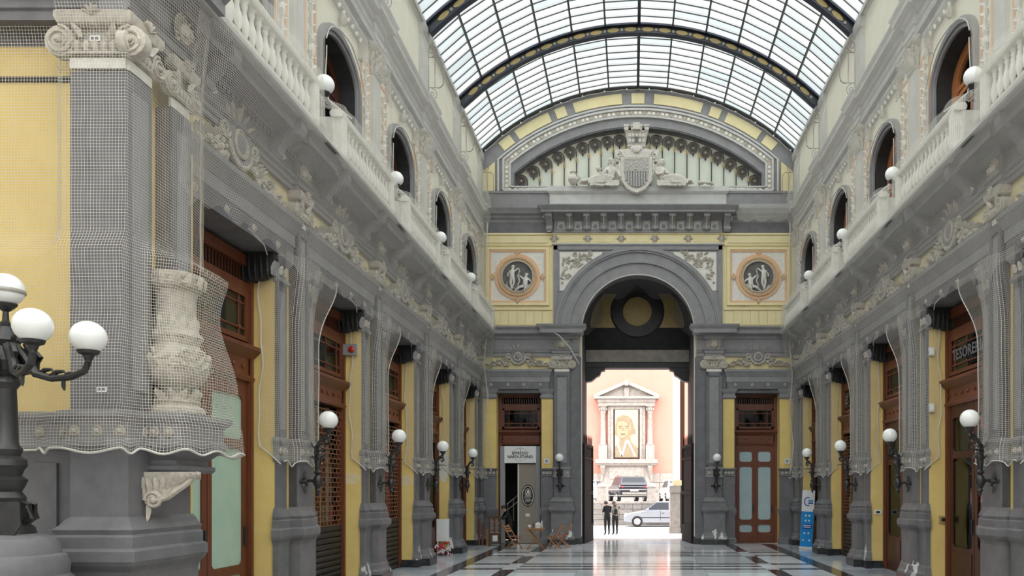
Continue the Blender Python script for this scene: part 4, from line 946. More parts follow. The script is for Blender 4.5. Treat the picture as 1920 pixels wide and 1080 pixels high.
# ================================================================== the safety nets
def grid(us, vs, fn, m, b=None):                          # returns verts, faces, uvs
    V = []; F = []; U = []; n = len(vs)
    for u in us:
        for v in vs: p, q = fn(u, v); V.append(p); U.append(q)
    for i in range(len(us)-1):
        for j in range(n-1): F.append((i*n+j,(i+1)*n+j,(i+1)*n+j+1,i*n+j+1))
    return V, F, U
def net_mesh(name, parts, m):
    V = []; F = []; U = []
    for v, f, u in parts:
        o = len(V); V += v; U += u; F += [tuple(o+i for i in q) for q in f]
    me = bpy.data.meshes.new(name); me.from_pydata(V, [], F); me.materials.append(MATS[m]); uv = me.uv_layers.new(name='UVMap')
    for l in me.loops: uv.data[l.index].uv = U[l.vertex_index]
    me.polygons.foreach_set('use_smooth', [True]*len(me.polygons)); return me
lin = lambda a, b_, n: [a+(b_-a)*i/n for i in range(n+1)]
sm = lambda x: max(0,min(1,x))**2*(3-2*max(0,min(1,x)))
def waves(y, z): return .03*sin(y*5.3+.8*sin(z*1.7))+.015*sin(y*11+z*2.1)+.012*sin(z*6+y)
def side_net(nm, sx, piers, first):
    root = empty('safety_net', 'pale safety netting draped over the whole %s wall, open at doors and windows' % nm, 'netting'); sg = -sx
    X = lambda n: sx*(HW-n)
    for i in range(first, 5):
        yc = (piers[i]+piers[i+1])/2; lo = []; up = []
        def f_low(y, v):                                  # from the cornice edge down over the lintel
            t = abs(y-yc); z0 = 8.15; zb = 5.93+.07*sin(y*9)+.25*sm((t-.9)/1.1)*-1; z = z0-(z0-zb)*v; pr_ = sm((t-1.25)/.5)
            n = (.74*(1-pr_)+.66*pr_) - v*((.50)*(1-pr_)+.30*pr_)+.10*sin(pi*v)*(1-pr_) + waves(y, z)*.7*v
            return (X(max(n,.2)), y, z), (y, z)
        lo.append(grid(lin(yc-2.045, yc+2.045, 56), lin(0,1,16), f_low, 'net'))
        def zb_(t): return 10.45+.70*sqrt(max(0,1-(t/1.06)**2)) if t < 1.06 else 9.0
        def n_up(y, z):
            t = abs(y-yc); pr_ = sm((t-1.15)/.5); base = .10+.36*sm((15.05-z)/2.0); lowz = sm((12.7-z)/.9); a = base*(1-lowz)+lowz*(.15*(1-pr_)+.27*pr_)+.53*sm((9.48-z)/.55)*(1-pr_)+.2*sm((9.35-z)/.5)*pr_
            return a+waves(y, z)*.8*sm((15-z)/.6)*(1-.6*lowz)
        def f_top(y, v):
            t = abs(y-yc); zb = zb_(min(t,1.05)) if t <= 1.06 else 10.45; z = 15.06-(15.06-zb)*v; return (X(n_up(y,z)), y, z), (y, z)
        up.append(grid(lin(yc-2.045, yc-1.06, 14)+lin(yc-1.05, yc+1.05, 30)+lin(yc+1.06, yc+2.045, 14), lin(0,1,22), f_top, 'net'))
        for a, c in ((yc-2.045,yc-1.06),(yc+1.06,yc+2.045)):
            def f_str(y, v):
                z = 10.45-(10.45-9.0)*v; return (X(n_up(y,z)), y, z), (y, z)
            up.append(grid(lin(a, c, 14), lin(0,1,10), f_str, 'net'))
        def f_bal(y, v):                                  # hanging over the balustrade
            t = abs(y-yc); z = 9.03-(9.03-8.13)*v; pr_ = sm((t-1.5)/.3); n = .72*(1-pr_)+.5*pr_+.05*v+waves(y*1.4,z)*.6; return (X(n), y, z), (y, z)
        up.append(grid(lin(yc-1.75, yc+1.75, 40), lin(0,1,8), f_bal, 'net'))
        p_ = ob('net_panel', net_mesh('net_panel', lo, 'net'), root); p_ = ob('net_panel', net_mesh('net_panel', up, 'net_fine'), root)
        cb = MB()                                          # hem cords: round the window, along the door head
        cb.tube([(X(n_up(yc+t, zb_(abs(t)))+.02), yc+t, zb_(abs(t))) for t in lin(-1.05,1.05,24)], .012, 'cord', 5)
        for s in (-1, 1): cb.tube([(X(n_up(yc+s*1.055, z)+.02), yc+s*1.055+.02*sin(z*5), z) for z in lin(9.05,10.42,8)], .012, 'cord', 5)
        cb.build('hem_cord', root)
    for i in range(max(first,1), 6):
        yp = piers[i]; parts = []
        zbot = lambda t: 2.50+.07*abs(sin(t*6.5))+.02*sin(t*17)
        def n_p(t):
            a = abs(t); return (.255 if a < .22 else .255-.155*sm((a-.22)/.16))
        def f_p(t, v):                                    # t measured away from the camera; flares to the far side under the lintel
            zt_ = 6.05; z = zt_-(zt_-zbot(t))*v; k = sm((z-4.4)/1.6)**2; tt = t
            if t > .4: tt = t+(t-.4)/.38*.62*k
            n = n_p(t)+.11*k+waves(yp+t, z)*.25; n += .045*sm((3.05-z)/.25)*(1 if z > 2.5 else .5)
            y = yp+tt
            if y > END-.05: y = END-.05
            return (X(n), y, z), (y, z)
        parts.append(grid(lin(-.76,.78,34), lin(0,1,40), f_p, 'net'))
        def f_r(u, v):                                    # turned into the reveal on the camera side
            zb = 2.55+.25*u; z = 5.7-(5.7-zb)*v; return (X(.09-.30*u), yp-.765-.01*sin(z*7), z), (u*.30, z)
        parts.append(grid(lin(0,1,6), lin(0,1,24), f_r, 'net'))
        ob('net_panel', net_mesh('net_panel', parts, 'net'), root)
        cb = MB(); hem = [(X(n_p(t)+.03+.045), min(yp+t, END-.06), zbot(t)) for t in lin(-.76,.78,40)]; cb.tube(hem, .011, 'cord', 5)
        edge = [f_p(.78, v)[0] for v in lin(0,1,30)]; cb.tube([(x-sx*.01,y,z) for x,y,z in edge], .010, 'cord', 5)
        rv = [(X(-.21+.03*sin(z*3.1+yp)+.015*sin(z*8)), yp-.78, z) for z in lin(5.75,2.8,24)]; cb.tube(rv, .013, 'cord', 5)
        cb.tube([(X(-.21), yp-.78, 2.8), (X(-.05), yp-.78, 2.68), (X(.12), yp-.77, 2.52)], .011, 'cord', 5)
        if i < 6: cb.tube([(X(-.21+.05), yp-.78, 5.75), (X(-.05), yp-.86, 5.9), (X(.1), yp-1.3, 5.95), (X(.2), yp-2.0, 5.97)], .012, 'cord', 5)
        cb.build('hem_cord', root)
    return root
side_net('left', -1, PIER_L, 0); side_net('right', 1, PIER_R, 0)
# net over the corner pier: wraps its front, bulges round the urn
plan_lo = [(-13,8.52),(-6.7,8.42),(-6.47,8.27),(-5.72,8.25),(-5.64,8.5),(-5.24,8.62),(-5.14,9.1),(-5.18,9.7),(-5.7,10.05),(-6.0,10.14)]
plan_hi = [(-13,8.66),(-6.6,8.62),(-6.47,8.38),(-5.72,8.38),(-5.70,8.6),(-5.72,8.86),(-5.72,9.2),(-5.70,9.62),(-5.78,10.0),(-5.9,10.14)]
def along(plan, f):
    s = [0]
    for a, c in zip(plan, plan[1:]): s.append(s[-1]+math.dist(a, c))
    d = f*s[-1]
    for k in range(len(plan)-1):
        if d <= s[k+1]+1e-9: q = (d-s[k])/(s[k+1]-s[k]); return (plan[k][0]*(1-q)+plan[k+1][0]*q, plan[k][1]*(1-q)+plan[k+1][1]*q), d
def f_c(f, v):
    z = 8.5-(8.5-2.52)*v; k = f*(len(plan_lo)-1); i = min(int(k), len(plan_lo)-2); q = k-i
    A = [plan_lo[i][j]*(1-q)+plan_lo[i+1][j]*q for j in (0,1)]; B = [plan_hi[i][j]*(1-q)+plan_hi[i+1][j]*q for j in (0,1)]
    bulge = sm((4.95-z)/.3); bulge *= .80+.20*sin((z-3.0)*3.4+.6)
    if z < 2.98: bulge = 1.0+.12*sm((2.98-z)/.2)
    top = sm((z-7.0)/1.2)
    x = A[0]*bulge+B[0]*(1-bulge)+top*.25*sm((f-.35)*3); y = A[1]*bulge+B[1]*(1-bulge)-top*.28
    x += .02*sin(z*9+f*30)*(.4 if z < 3.1 else .15); u = [0,6.3,6.58,7.33,7.67,8.13,8.5,8.92,9.5,9.82][i]*(1-q)+[0,6.3,6.58,7.33,7.67,8.13,8.5,8.92,9.5,9.82][i+1]*q
    zz = z+.03*sin(f*60)*sm((2.7-z)/.2)
    return (x, y, zz), (u, z)
cn = empty('safety_net', 'safety netting wrapped round the near corner pier and its urn', 'netting')
ob('net_panel', net_mesh('net_panel', [grid(lin(0,1,72), lin(0,1,80), f_c, 'net')], 'net_near'), cn)
cb = MB(); cb.tube([tuple(Vector(f_c(f,1)[0])) for f in lin(0,1,90)], .014, 'cord', 5); cb.tube([f_c(1,v)[0] for v in lin(0,1,40)], .010, 'cord', 5); cb.build('hem_cord', cn)
# ================================================================== figures: one continuous skinned surface each
def skin(name, J, bones, root, matf, sub_=1):
    names = list(J); me = bpy.data.meshes.new('s'); me.from_pydata([J[n][0] for n in names], [(names.index(a), names.index(c)) for a, c in bones], [])
    o = bpy.data.objects.new('s', me); COL.objects.link(o); o.modifiers.new('k', 'SKIN'); sv = me.skin_vertices[0].data
    for i, n in enumerate(names):
        r = J[n][1]; sv[i].radius = (r, r) if not isinstance(r, tuple) else r; sv[i].use_root = (n == root)
    s = o.modifiers.new('u', 'SUBSURF'); s.levels = sub_; s.render_levels = sub_
    dg = bpy.context.evaluated_depsgraph_get(); out = bpy.data.meshes.new_from_object(o.evaluated_get(dg)); out.name = name; bpy.data.objects.remove(o)
    ms = []; out.materials.clear(); segs = [(Vector(J[a][0]), Vector(J[c][0]), a, c) for a, c in bones]
    for p in out.polygons:
        if isinstance(matf, str): m = matf
        else:
            best = None
            for A, B, a, c in segs:
                d = B-A; t = max(0, min(1, (p.center-A).dot(d)/max(d.length_squared,1e-9))); q = (p.center-(A+d*t)).length
                if best is None or q < best[0]: best = (q, a, c, t)
            m = matf(best[1], best[2], best[3], p.center)
        if m not in ms: ms.append(m); out.materials.append(MATS[m])
        p.material_index = ms.index(m); p.use_smooth = True
    return out
BODY = [('hip','belly'),('belly','chest'),('chest','neck'),('neck','head'),('head','crown'),('chest','shl'),('shl','ell'),('ell','hal'),('chest','shr'),('shr','elr'),('elr','har'),('hip','hil'),('hil','knl'),('knl','anl'),('anl','tol'),('hip','hir'),('hir','knr'),('knr','anr'),('anr','tor')]
# round reliefs: two infants with a garland each; points are (t, z) round the centre of the roundel
def infant(P, f):
    J = {}
    R = dict(hip=.085,belly=.088,chest=.085,neck=.04,head=.08,crown=.065,shl=.05,ell=.036,hal=.028,shr=.05,elr=.036,har=.028,hil=.068,knl=.05,anl=.034,tol=.03,hir=.068,knr=.05,anr=.034,tor=.03)
    for k, (t,z,n) in P.items(): J[k] = ((.07+n, f[0]*t+f[1], z+f[2]), R[k])
    return J
STAND = dict(hip=(-.2,-.05,.02),belly=(-.2,.06,.05),chest=(-.2,.17,.04),neck=(-.18,.28,.03),head=(-.16,.38,.04),crown=(-.155,.44,.04),shl=(-.29,.19,.03),ell=(-.37,.1,.03),hal=(-.36,-.02,.03),shr=(-.12,.2,.04),elr=(-.04,.24,.05),har=(.04,.32,.05),hil=(-.25,-.1,.03),knl=(-.26,-.27,.05),anl=(-.22,-.45,.03),tol=(-.19,-.49,.05),hir=(-.15,-.1,.03),knr=(-.14,-.26,.04),anr=(-.2,-.42,.02),tor=(-.26,-.46,.03))
SEAT = dict(hip=(.3,-.33,.02),belly=(.3,-.24,.05),chest=(.31,-.13,.05),neck=(.33,-.02,.04),head=(.36,.07,.05),crown=(.37,.13,.05),shl=(.23,-.1,.04),ell=(.15,-.03,.05),hal=(.06,.05,.05),shr=(.4,-.1,.04),elr=(.48,-.13,.04),har=(.52,-.22,.04),hil=(.24,-.38,.04),knl=(.1,-.41,.08),anl=(-.03,-.52,.05),tol=(-.1,-.56,.05),hir=(.33,-.39,.04),knr=(.29,-.46,.09),anr=(.27,-.56,.05),tor=(.24,-.58,.07))
mat('figure', (.74,.71,.66), .6, (.6,.57,.52), 8)
mat('stone_statue', (.66,.61,.56), .75, (.50,.46,.42), 9, bump=.2)
for s, tc, zc, mp in PLATES:
    for P_ in (STAND, SEAT):
        J = infant(P_, (-s if s < 0 else -1, tc, zc)); me = skin('figure_relief', J, BODY, 'hip', 'figure'); o = ob('figure_relief', me, mp)
    b = MB(); random.seed(4)
    for i in range(14):
        f = i/13; b.ball((.09, tc-(s if s < 0 else 1)*-(0)+(-s if s < 0 else -1)*(.05+.03*sin(i)), zc+.3-.75*f), .028+.012*random.random(), 'figure', 6, 4)
    for i in range(16):
        a = -2.8+2.2*random.random(); b.leaf(.045, tc+.5*cos(a), zc+.5*sin(a), random.random()*6, .15, .07, .03, 'stone_relief')
    b.strip([(tc+.45*cos(a), zc-.12+.45*sin(a)) for a in [-2.7+i*.22 for i in range(11)]], [(tc+.53*cos(a), zc-.05+.53*sin(a)) for a in [-2.7+i*.22 for i in range(11)]], .04, .09, 'figure')
    b.build('garland', mp, kind='stuff')
# coat of arms over the great cornice
ca = empty('coat_of_arms', 'carved stone coat of arms with a striped shield and a tower crown', 'coat of arms', (0, END, 0), ER)
m = 'stone_statue'; t0 = -.06
def shield(w, top, bot, k=14, c=t0):
    p = [(c-w, top)]; 
    for i in range(k+1):
        f = i/k; a = -pi+pi*f; p.append((c+w*cos(a), bot+(.62*(top-bot))+(.62*(top-bot))*sin(a)*1.0))
    return p+[(c+w,top)]
b = MB(); b.prism(shield(.60,14.75,13.42), .12, .40, m); b.prism([(t0-.78,14.62),(t0-.84,15.05),(t0-.3,15.12),(t0,15.0),(t0+.3,15.12),(t0+.84,15.05),(t0+.78,14.62)], .12, .34, m)
for s in (-1, 1):
    b.spiral(.36, t0+s*.66, 14.85, .16, 1.5, pi/2, s, .045, m, 6); b.tube([(.3,t0+s*.62,14.7),(.36,t0+s*.66,14.3),(.33,t0+s*.58,13.95),(.36,t0+s*.35,13.6),(.38,t0,13.42)], .05, m, 6); b.leaf(.32, t0+s*.75, 14.5, -pi/2, .35, .16, .07, m)
ob('shield', b.mesh('shield'), ca)
b = MB(); b.prism(shield(.46,14.72,13.58), .39, .415, 'grey_mid'); random.seed(8)
b.box(.41,.44,t0-.46,t0+.46,14.2,14.74,'stone_relief')
for i in range(60): b.ball((.44, t0-.42+.84*random.random(), 14.24+.46*random.random()), .022+.015*random.random(), 'stone_statue', 5, 3)
ob('field', b.mesh('field'), ca)
for i in range(9):
    t = t0-.40+.1*i; zb = 13.62+.52*(1-sqrt(max(0,1-((t-t0)/.48)**2))); b = MB(); b.box(.41,.45,t-.028,t+.028,zb,14.2,'stone_relief'); ob('stripe', b.mesh('stripe', False), ca)
b = MB(); b.block(.2, t0-.33, t0+.33, [(-.02,15.22),(.02,15.26),(.02,15.31),(0,15.32),(.08,15.74),(.12,15.78),(.12,15.82),(.02,15.83)], m)
for i in range(4):
    t = t0-.39+.26*i; b.box(.16,.36,t-.08,t+.08,15.82,16.0,m); b.box(.14,.38,t-.10,t+.10,15.96,16.03,m)
b.box(.2,.42,t0-.13,t0+.13,15.82,16.08,m); b.box(.28,.31,t0-.06,t0+.06,15.38,15.64,'grey')
for i in range(5):
    for j in range(2): b.box(.285+.03*j,.30+.04*j,t0-.30+.13*i,t0-.21+.13*i,15.39+.18*j,15.5+.18*j,m)
b.ball((.3,t0,15.12), (.12,.26,.13), m, 10, 6); b.leaf(.38, t0, 15.22, -pi/2, .3, .3, .08, m)
ob('tower_crown', b.mesh('tower_crown'), ca)
# two reclining stone figures
RR_ = dict(hip=.16,belly=.145,chest=.165,neck=.07,head=.13,crown=.11,shl=.075,ell=.062,hal=.052,shr=.085,elr=.062,har=.052,hil=.135,knl=.105,anl=.075,tol=.06,hir=.135,knr=.105,anr=.07,tor=.06)
def rec(P): return {k: ((n, t, z), RR_[k]) for k, (t,z,n) in P.items()}
RL = dict(hip=(-.98,13.93,.3),belly=(-.98,14.08,.3),chest=(-1.0,14.27,.32),neck=(-1.02,14.44,.33),head=(-1.03,14.58,.36),crown=(-1.02,14.66,.35),shl=(-1.2,14.32,.36),ell=(-1.32,14.12,.42),hal=(-1.48,14.16,.44),shr=(-.85,14.33,.3),elr=(-.72,14.15,.36),har=(-.68,13.98,.42),hil=(-1.1,13.92,.36),knl=(-1.5,14.02,.42),anl=(-1.98,13.86,.4),tol=(-2.2,13.84,.42),hir=(-1.1,13.88,.26),knr=(-1.55,13.93,.28),anr=(-2.0,13.82,.28),tor=(-2.25,13.82,.3))
RRt = dict(hip=(.92,13.92,.3),belly=(.88,14.06,.3),chest=(.82,14.25,.32),neck=(.85,14.42,.34),head=(.9,14.55,.38),crown=(.88,14.63,.36),shl=(.66,14.3,.3),ell=(.72,14.1,.42),hal=(.95,14.13,.48),shr=(1.0,14.3,.36),elr=(1.15,14.12,.42),har=(1.0,14.15,.48),hil=(1.02,13.9,.34),knl=(1.45,14.06,.42),anl=(1.85,13.86,.4),tol=(2.08,13.86,.44),hir=(1.02,13.86,.24),knr=(1.5,13.94,.26),anr=(1.95,13.82,.28),tor=(2.15,13.84,.3))
for P_, nm, s in ((RL,'left',-1),(RRt,'right',1)):
    st = empty('statue', 'stone figure reclining %s of the coat of arms%s' % (nm, ', jug at its feet' if s < 0 else ', hands clasped'), 'statue', (0, END, 0), ER)
    ob('figure', skin('figure', rec(P_), BODY, 'hip', 'stone_statue'), st)
    b = MB(); hx, hz = P_['head'][0], P_['head'][1]
    b.ball((.36,hx,hz+.07), (.12,.12,.09), m, 10, 6); b.ball((.47,hx,hz-.01), (.03,.02,.03), m, 6, 4)
    for q in (-1,1): b.ball((.34,hx+q*.1,hz), (.06,.05,.09), m, 6, 5); b.ball((.455,hx+q*.04,hz+.025), (.012,.018,.01), 'grey_mid', 6, 4)
    b.ball((.45,hx,hz-.055), (.012,.03,.01), 'grey_mid', 6, 4)
    ob('head_detail', b.mesh('hair'), st).name = 'hair'
    b = MB(); random.seed(5 if s < 0 else 6)             # drapery trailing over the ledge
    for i in range(6): b.tube([(.40,s*(.92+.03*i),13.99-.03*i),(.49,s*1.3,14.05-.055*i),(.47,s*1.62,13.97-.04*i),(.45,s*1.9,13.86-.02*i)], [.05,.065,.05,.025], m, 6)
    k = 14; edge = [(s*(.72+1.1*q/k), 13.70-.05*abs(sin(q*1.3))-.03*random.random()) for q in range(k+1)]      # hem hanging over the ledge
    b.prism(edge+[(s*1.82,13.82),(s*.72,13.86)], .36, .50, m)
    ob('drapery', b.mesh('drapery'), st)
    b = MB()
    if s < 0: b.lathe([(.05,0),(.14,.06),(.2,.18),(.19,.28),(.09,.38),(.08,.44),(.13,.48)], (.3,-2.48,13.74), m, 14); b.tube([(.3,-2.3,13.9),(.32,-2.2,14.0),(.3,-2.36,14.15)], .03, m, 5); ob('large_jug', b.mesh('jug'), st); b = MB(); b.lathe([(.03,0),(.09,.06),(.1,.14),(.06,.18)], (.44,-1.5,14.18), m, 10)
    else: b.ball((.35,2.42,13.82), (.1,.14,.09), m, 8, 6); b.ball((.35,2.7,13.8), (.09,.16,.06), m, 8, 5); b.tube([(.3,2.3,13.78),(.32,2.6,13.84),(.3,2.9,13.76)], .05, m, 6)
    ob('attribute', b.mesh('jug' if s < 0 else 'shell'), st).name = 'small_jug' if s < 0 else 'fruit'

# ================================================================== shop doors
def dframe(b, half, m='wood'):
    for s in (-1, 1):
        lo, hi = sorted((s*(half-.14), s*half)); b.box(-.50,-.36,lo,hi,.0,5.9,m); b.box(-.37,-.33,lo+.03,hi-.03,.1,5.8,m)
    b.box(-.5,-.36,-half,half,5.72,5.9,m); b.box(-.46,-.38,-half,half,5.3,5.46,m)
    b.extr([(-.5,3.86),(-.34,3.86),(-.32,3.92),(-.36,3.96),(-.36,4.22),(-.30,4.28),(-.22,4.36),(-.22,4.42),(-.34,4.46),(-.5,4.48)], -half-.0, half+.0, m)
    for i in range(int(half*2/.3)): b.lathe([(.04,0),(.04,.02),(.015,.035)], (-.36,-half+.2+i*.3,4.09), m, 8, 'x')
    for i in range(int(half*2/.09)): b.box(-.44,-.42,-half+.16+i*.09,-half+.2+i*.09,5.46,5.72,'wood_dark')
def transom(half, m='wood'):
    b = MB(); h = half-.14; z0, z1 = 4.5, 5.3
    for (t0,t1,a,c) in ((-h,h,z0,z0+.08),(-h,h,z1-.08,z1),(-h,-h+.08,z0,z1),(h-.08,h,z0,z1)): b.box(-.46,-.37,t0,t1,a,c,m)
    for z in (z0+.2, z1-.2): b.tube([(-.40,-h+.08,z),(-.40,h-.08,z)], .02, m, 6)
    for t in (-h+.26, h-.26): b.tube([(-.40,t,z0+.06),(-.40,t,z1-.06)], .02, m, 6)
    for z in (z0+.13, z1-.13):
        for t in ((-.35,.35,) if h > 1 else (0,)): b.tube([(-.40,t,z-.07),(-.40,t,z+.07)], .02, m, 6); b.ball((-.39,t,z+(.07 if z < 4.9 else -.07)), .035, m, 6, 5)
    for s in (-1, 1):
        for z, q in ((z0+.2,-1),(z1-.2,1)): b.ball((-.39,s*(h-.26),z), .04, m, 6, 5)
    return b.mesh('transom')
def leaf_door(w, panes, m='wood', frost='frost_blue', n0=-.46):
    b = MB(); h = w/2
    zs = [0.0]+[z for p_ in panes for z in p_]+[3.86]
    b.box(n0,n0+.07,-h,-h+.12,0,3.86,m); b.box(n0,n0+.07,h-.12,h,0,3.86,m)
    for i in range(0, len(zs), 2): b.box(n0,n0+.07,-h+.12,h-.12,zs[i],zs[i+1],m)
    b.box(n0+.07,n0+.085,-h+.1,h-.1,.06,zs[1]-.1 if zs[1] > .3 else .08,m)
    for a, c in panes:
        for (p_, q) in ((-h+.12,1),(h-.12,-1)):
            for (z, r) in ((a,1),(c,-1)): b.add([(n0,p_,z),(n0,p_+q*.06,z),(n0,p_,z+r*.06),(n0+.07,p_,z),(n0+.07,p_+q*.06,z),(n0+.07,p_,z+r*.06)], [(0,1,2),(3,4,5),(0,1,4,3),(1,2,5,4),(2,0,3,5)], m)
    b.box(n0+.07,n0+.10,h-.10,h-.04,1.2,1.5,'black')
    me = b.mesh('door_leaf'); ps = []
    for a, c in panes:
        q = MB(); q.box(n0+.03,n0+.04,-h+.12,h-.12,a,c,frost); ps.append(q.mesh('pane', False))
    return me, ps
SH = 1.32
def k_frame(half): b = MB(); dframe(b, half); return b.mesh('door_frame')
FR_S, TR_S = k_frame(SH), transom(SH)
b = MB(); b.box(-.41,-.402,-1.18,1.18,4.55,5.27,'glass'); TP_S = b.mesh('pane', False)
L_S = leaf_door(1.16, [(.35,.75),(.9,2.75),(2.9,3.6)], 'wood', 'frost_green'); L_D = leaf_door(1.16, [(.9,2.75),(2.9,3.6)], 'wood_dark', 'glass')
def k_grille():                                           # roller shutter of open links above closed slats
    b = MB(); 
    for i in range(25): z = 1.35+i*.1; b.tube([(-.40,-1.18,z),(-.40,1.18,z)], .011, 'link', 4)
    for i in range(24):
        z = 1.35+i*.1
        for j in range(12): t = -1.15+(j+.5*(i%2))*.2; b.box(-.405,-.395,t-.008,t+.008,z,z+.1,'link')
    return b.mesh('link_grille')
def k_slat():
    b = MB(); b.extr([(-.42,0),(-.39,.01),(-.37,.06),(-.39,.11),(-.42,.118)], -1.18, 1.18, 'black'); return b.mesh('slat')
GR, SLAT = k_grille(), k_slat()
KINDS_L = ['glazed','shutter','shutter','dark','dark']; KINDS_R = [None,'dark','dark','shutter','dark']
dn = 1
for side, sx, piers, kinds in (('left',-1,PIER_L,KINDS_L),('right',1,PIER_R,KINDS_R)):
    for i in range(5):
        if not kinds[i]: continue
        rz = 0 if sx < 0 else pi
        d = ob('door_%d' % dn, FR_S, None, (sx*HW, piers[i]+BAY/2, 0), rz, kind='structure'); dn += 1
        tag(d, {'glazed':'tall reddish wooden shop doorway with green glazed leaves','shutter':'tall wooden shop doorway closed by an open-link roller shutter','dark':'tall wooden shop doorway with dark glazed leaves'}[kinds[i]]+', %s wall, bay %d' % (side, i+1), 'door')
        tr = ob('transom', TR_S, d); ob('pane', TP_S, tr)
        if kinds[i] == 'shutter':
            ob('link_grille', GR, d)
            for j in range(11): ob('slat', SLAT, d, (0,0,.02+j*.12))
            bb = MB(); random.seed(i)
            bb.box(-.62,-.6,-1.18,1.18,0,3.9,'dark')
            for j in range(30):
                t = -1.15+j*.078; bb.box(-.6,-.53,t,t+.05,.1,.9+2.6*random.random()+.4, random.choice(['wood','wood','red','wood_dark','gold','grey_mid']))
            bb.build('stock_behind', d)
        else:
            me, ps = L_S if kinds[i] == 'glazed' else L_D
            for t in (-.59,.59):
                lf = ob('door_leaf', me, d, (0,t,0))
                for p_ in ps: ob('pane', p_, lf)
        tx = {('right',1):('TESORERIA CO', .31, -1.05),('right',3):('ES', .4, -1.05)}.get((side,i))
        if tx:
            me = text(tx[0], tx[1], 'grey', .004, 'LEFT', .006); me.transform(Matrix.Translation((-.39,tx[2],4.90)) @ Matrix.Rotation(pi/2,4,'Z') @ Matrix.Rotation(pi/2,4,'X')); ob('lettering', me, d)
# doors of the end wall
FR_E, TR_E = k_frame(.87), transom(.87); b = MB(); b.box(-.41,-.402,-.73,.73,4.55,5.27,'glass'); TP_E = b.mesh('pane', False)
L_E = leaf_door(.73, [(.42,.72),(.92,3.0),(3.2,3.6)], 'wood', 'frost_blue')
d = ob('door_%d' % dn, FR_E, None, (4.61, END+.2, 0), ER, kind='structure'); dn += 1; tag(d, 'reddish wooden double door with frosted panes in the end wall', 'door'); tr = ob('transom', TR_E, d); ob('pane', TP_E, tr)
for t in (-.365,.365):
    lf = ob('door_leaf', L_E[0], d, (0,t,0))
    for p_ in L_E[1]: ob('pane', p_, lf)
d = ob('door_%d' % dn, FR_E, None, (-4.60, END+.2, 0), ER, kind='structure'); dn += 1; tag(d, 'reddish wooden doorway of the coffee bar, standing open below its transom', 'door'); tr = ob('transom', TR_E, d); ob('pane', TP_E, tr)
CX = -4.60; cf = d
b = MB(); b.box(-.34,-.2,-.78,-.60,0,3.8,'mirror_grey'); b.box(-.34,-.2,.60,.78,0,3.8,'mirror_grey'); ob('white_post', b.mesh('post', False), cf)
b = MB(); b.box(-.36,-.26,-.06,.60,0,3.1,'taupe'); b.box(-.40,-.24,-.11,-.06,0,3.1,'offwhite'); pn = ob('panel', b.mesh('panel', False), cf)
b = MB(); k = 28; el = lambda a, c, q=0: [(.29+a*cos(2*pi*i/k), 1.86+c*sin(2*pi*i/k)) for i in range(k)]
b.prism(el(.26,.44), -.26, -.25, 'black'); b.strip(el(.20,.37), el(.225,.395), -.25, -.245, 'plaster_white', True); random.seed(9)
for i in range(7):
    z = 1.62+i*.05; hw = .17*sqrt(max(.05,1-((z-1.86)/.38)**2)); b.tube([(-.246,.29-hw*(.6+.4*random.random()),z),(-.246,.29+hw*(.6+.4*random.random()),z+.01)], .008, 'plaster_white', 4)
b.tube([(-.246,.29+.1*cos(a),2.0+.13*sin(a)) for a in [i*.4 for i in range(17)]], .012, 'plaster_white', 4); b.ball((-.25,.3,2.02), (.008,.05,.07), 'plaster_white', 8, 5); b.tube([(-.246,.2,1.92),(-.246,.29,1.97),(-.246,.4,1.92)], .012, 'plaster_white', 4)
ob('oval_emblem', b.mesh('oval_emblem'), pn); b = MB(); b.box(-.26,-.24,.2,.36,1.05,1.16,'white'); ob('small_plate', b.mesh('plate', False), pn)
sg_ = ob('shop_sign', None, None, (CX, END+.2, 0), ER, 'white coffee bar sign reading ESPRESSO NAPOLETANO over the open doorway', 'sign')
b = MB(); b.box(-.34,-.16,-.62,.62,3.14,3.80,'white'); ob('board', b.mesh('board', False), sg_)
for s_, sz, z in (('ESPRESSO',.15,3.52),('NAPOLETANO',.15,3.38)):
    me = text(s_, sz, 'black', .003, 'CENTER', .003); me.transform(Matrix.Translation((-.155,0.0,z)) @ Matrix.Rotation(pi/2,4,'Z') @ Matrix.Rotation(pi/2,4,'X')); ob('lettering', me, sg_)
b = MB(); b.tube([(-.155,.27*cos(a),3.47+.26*sin(a)) for a in [2*pi*i/28 for i in range(29)]], .006, 'grey', 4); b.tube([(-.155,-.02,3.72),(-.155,.02,3.66),(-.155,.0,3.6)], .012, 'grey', 4); ob('ring_mark', b.mesh('ring'), sg_)
# dim room behind the coffee bar door, with its stair rail
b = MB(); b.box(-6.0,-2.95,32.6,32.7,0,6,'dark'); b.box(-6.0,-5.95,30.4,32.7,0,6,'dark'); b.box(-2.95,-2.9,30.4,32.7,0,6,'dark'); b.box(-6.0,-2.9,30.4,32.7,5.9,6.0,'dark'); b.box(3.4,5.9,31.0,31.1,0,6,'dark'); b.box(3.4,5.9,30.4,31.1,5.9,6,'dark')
for s in (-1, 1): lo, hi = sorted((s*3.7,s*5.5)); b.box(lo,hi,30.42,30.45,5.85,8.0,'dark')
bk = b.build('wall_shop', kind='structure', smooth=False); tag(bk, 'dark walls of the small rooms behind the end doors', 'wall')
b = MB(); b.tube([(-5.35,31.6,1.5),(-4.6,31.6,2.1)], .02, 'offwhite', 5); b.tube([(-5.35,31.6,1.25),(-4.6,31.6,1.85)], .015, 'offwhite', 5)
for i in range(4): x = -5.3+.23*i; z = 1.5+(x+5.35)*.8; b.tube([(x,31.6,z-.9),(x,31.6,z)], .012, 'offwhite', 5)
b.build('stair_rail', None, label='pale stair rail in the dark room behind the coffee bar door', cat='rail')

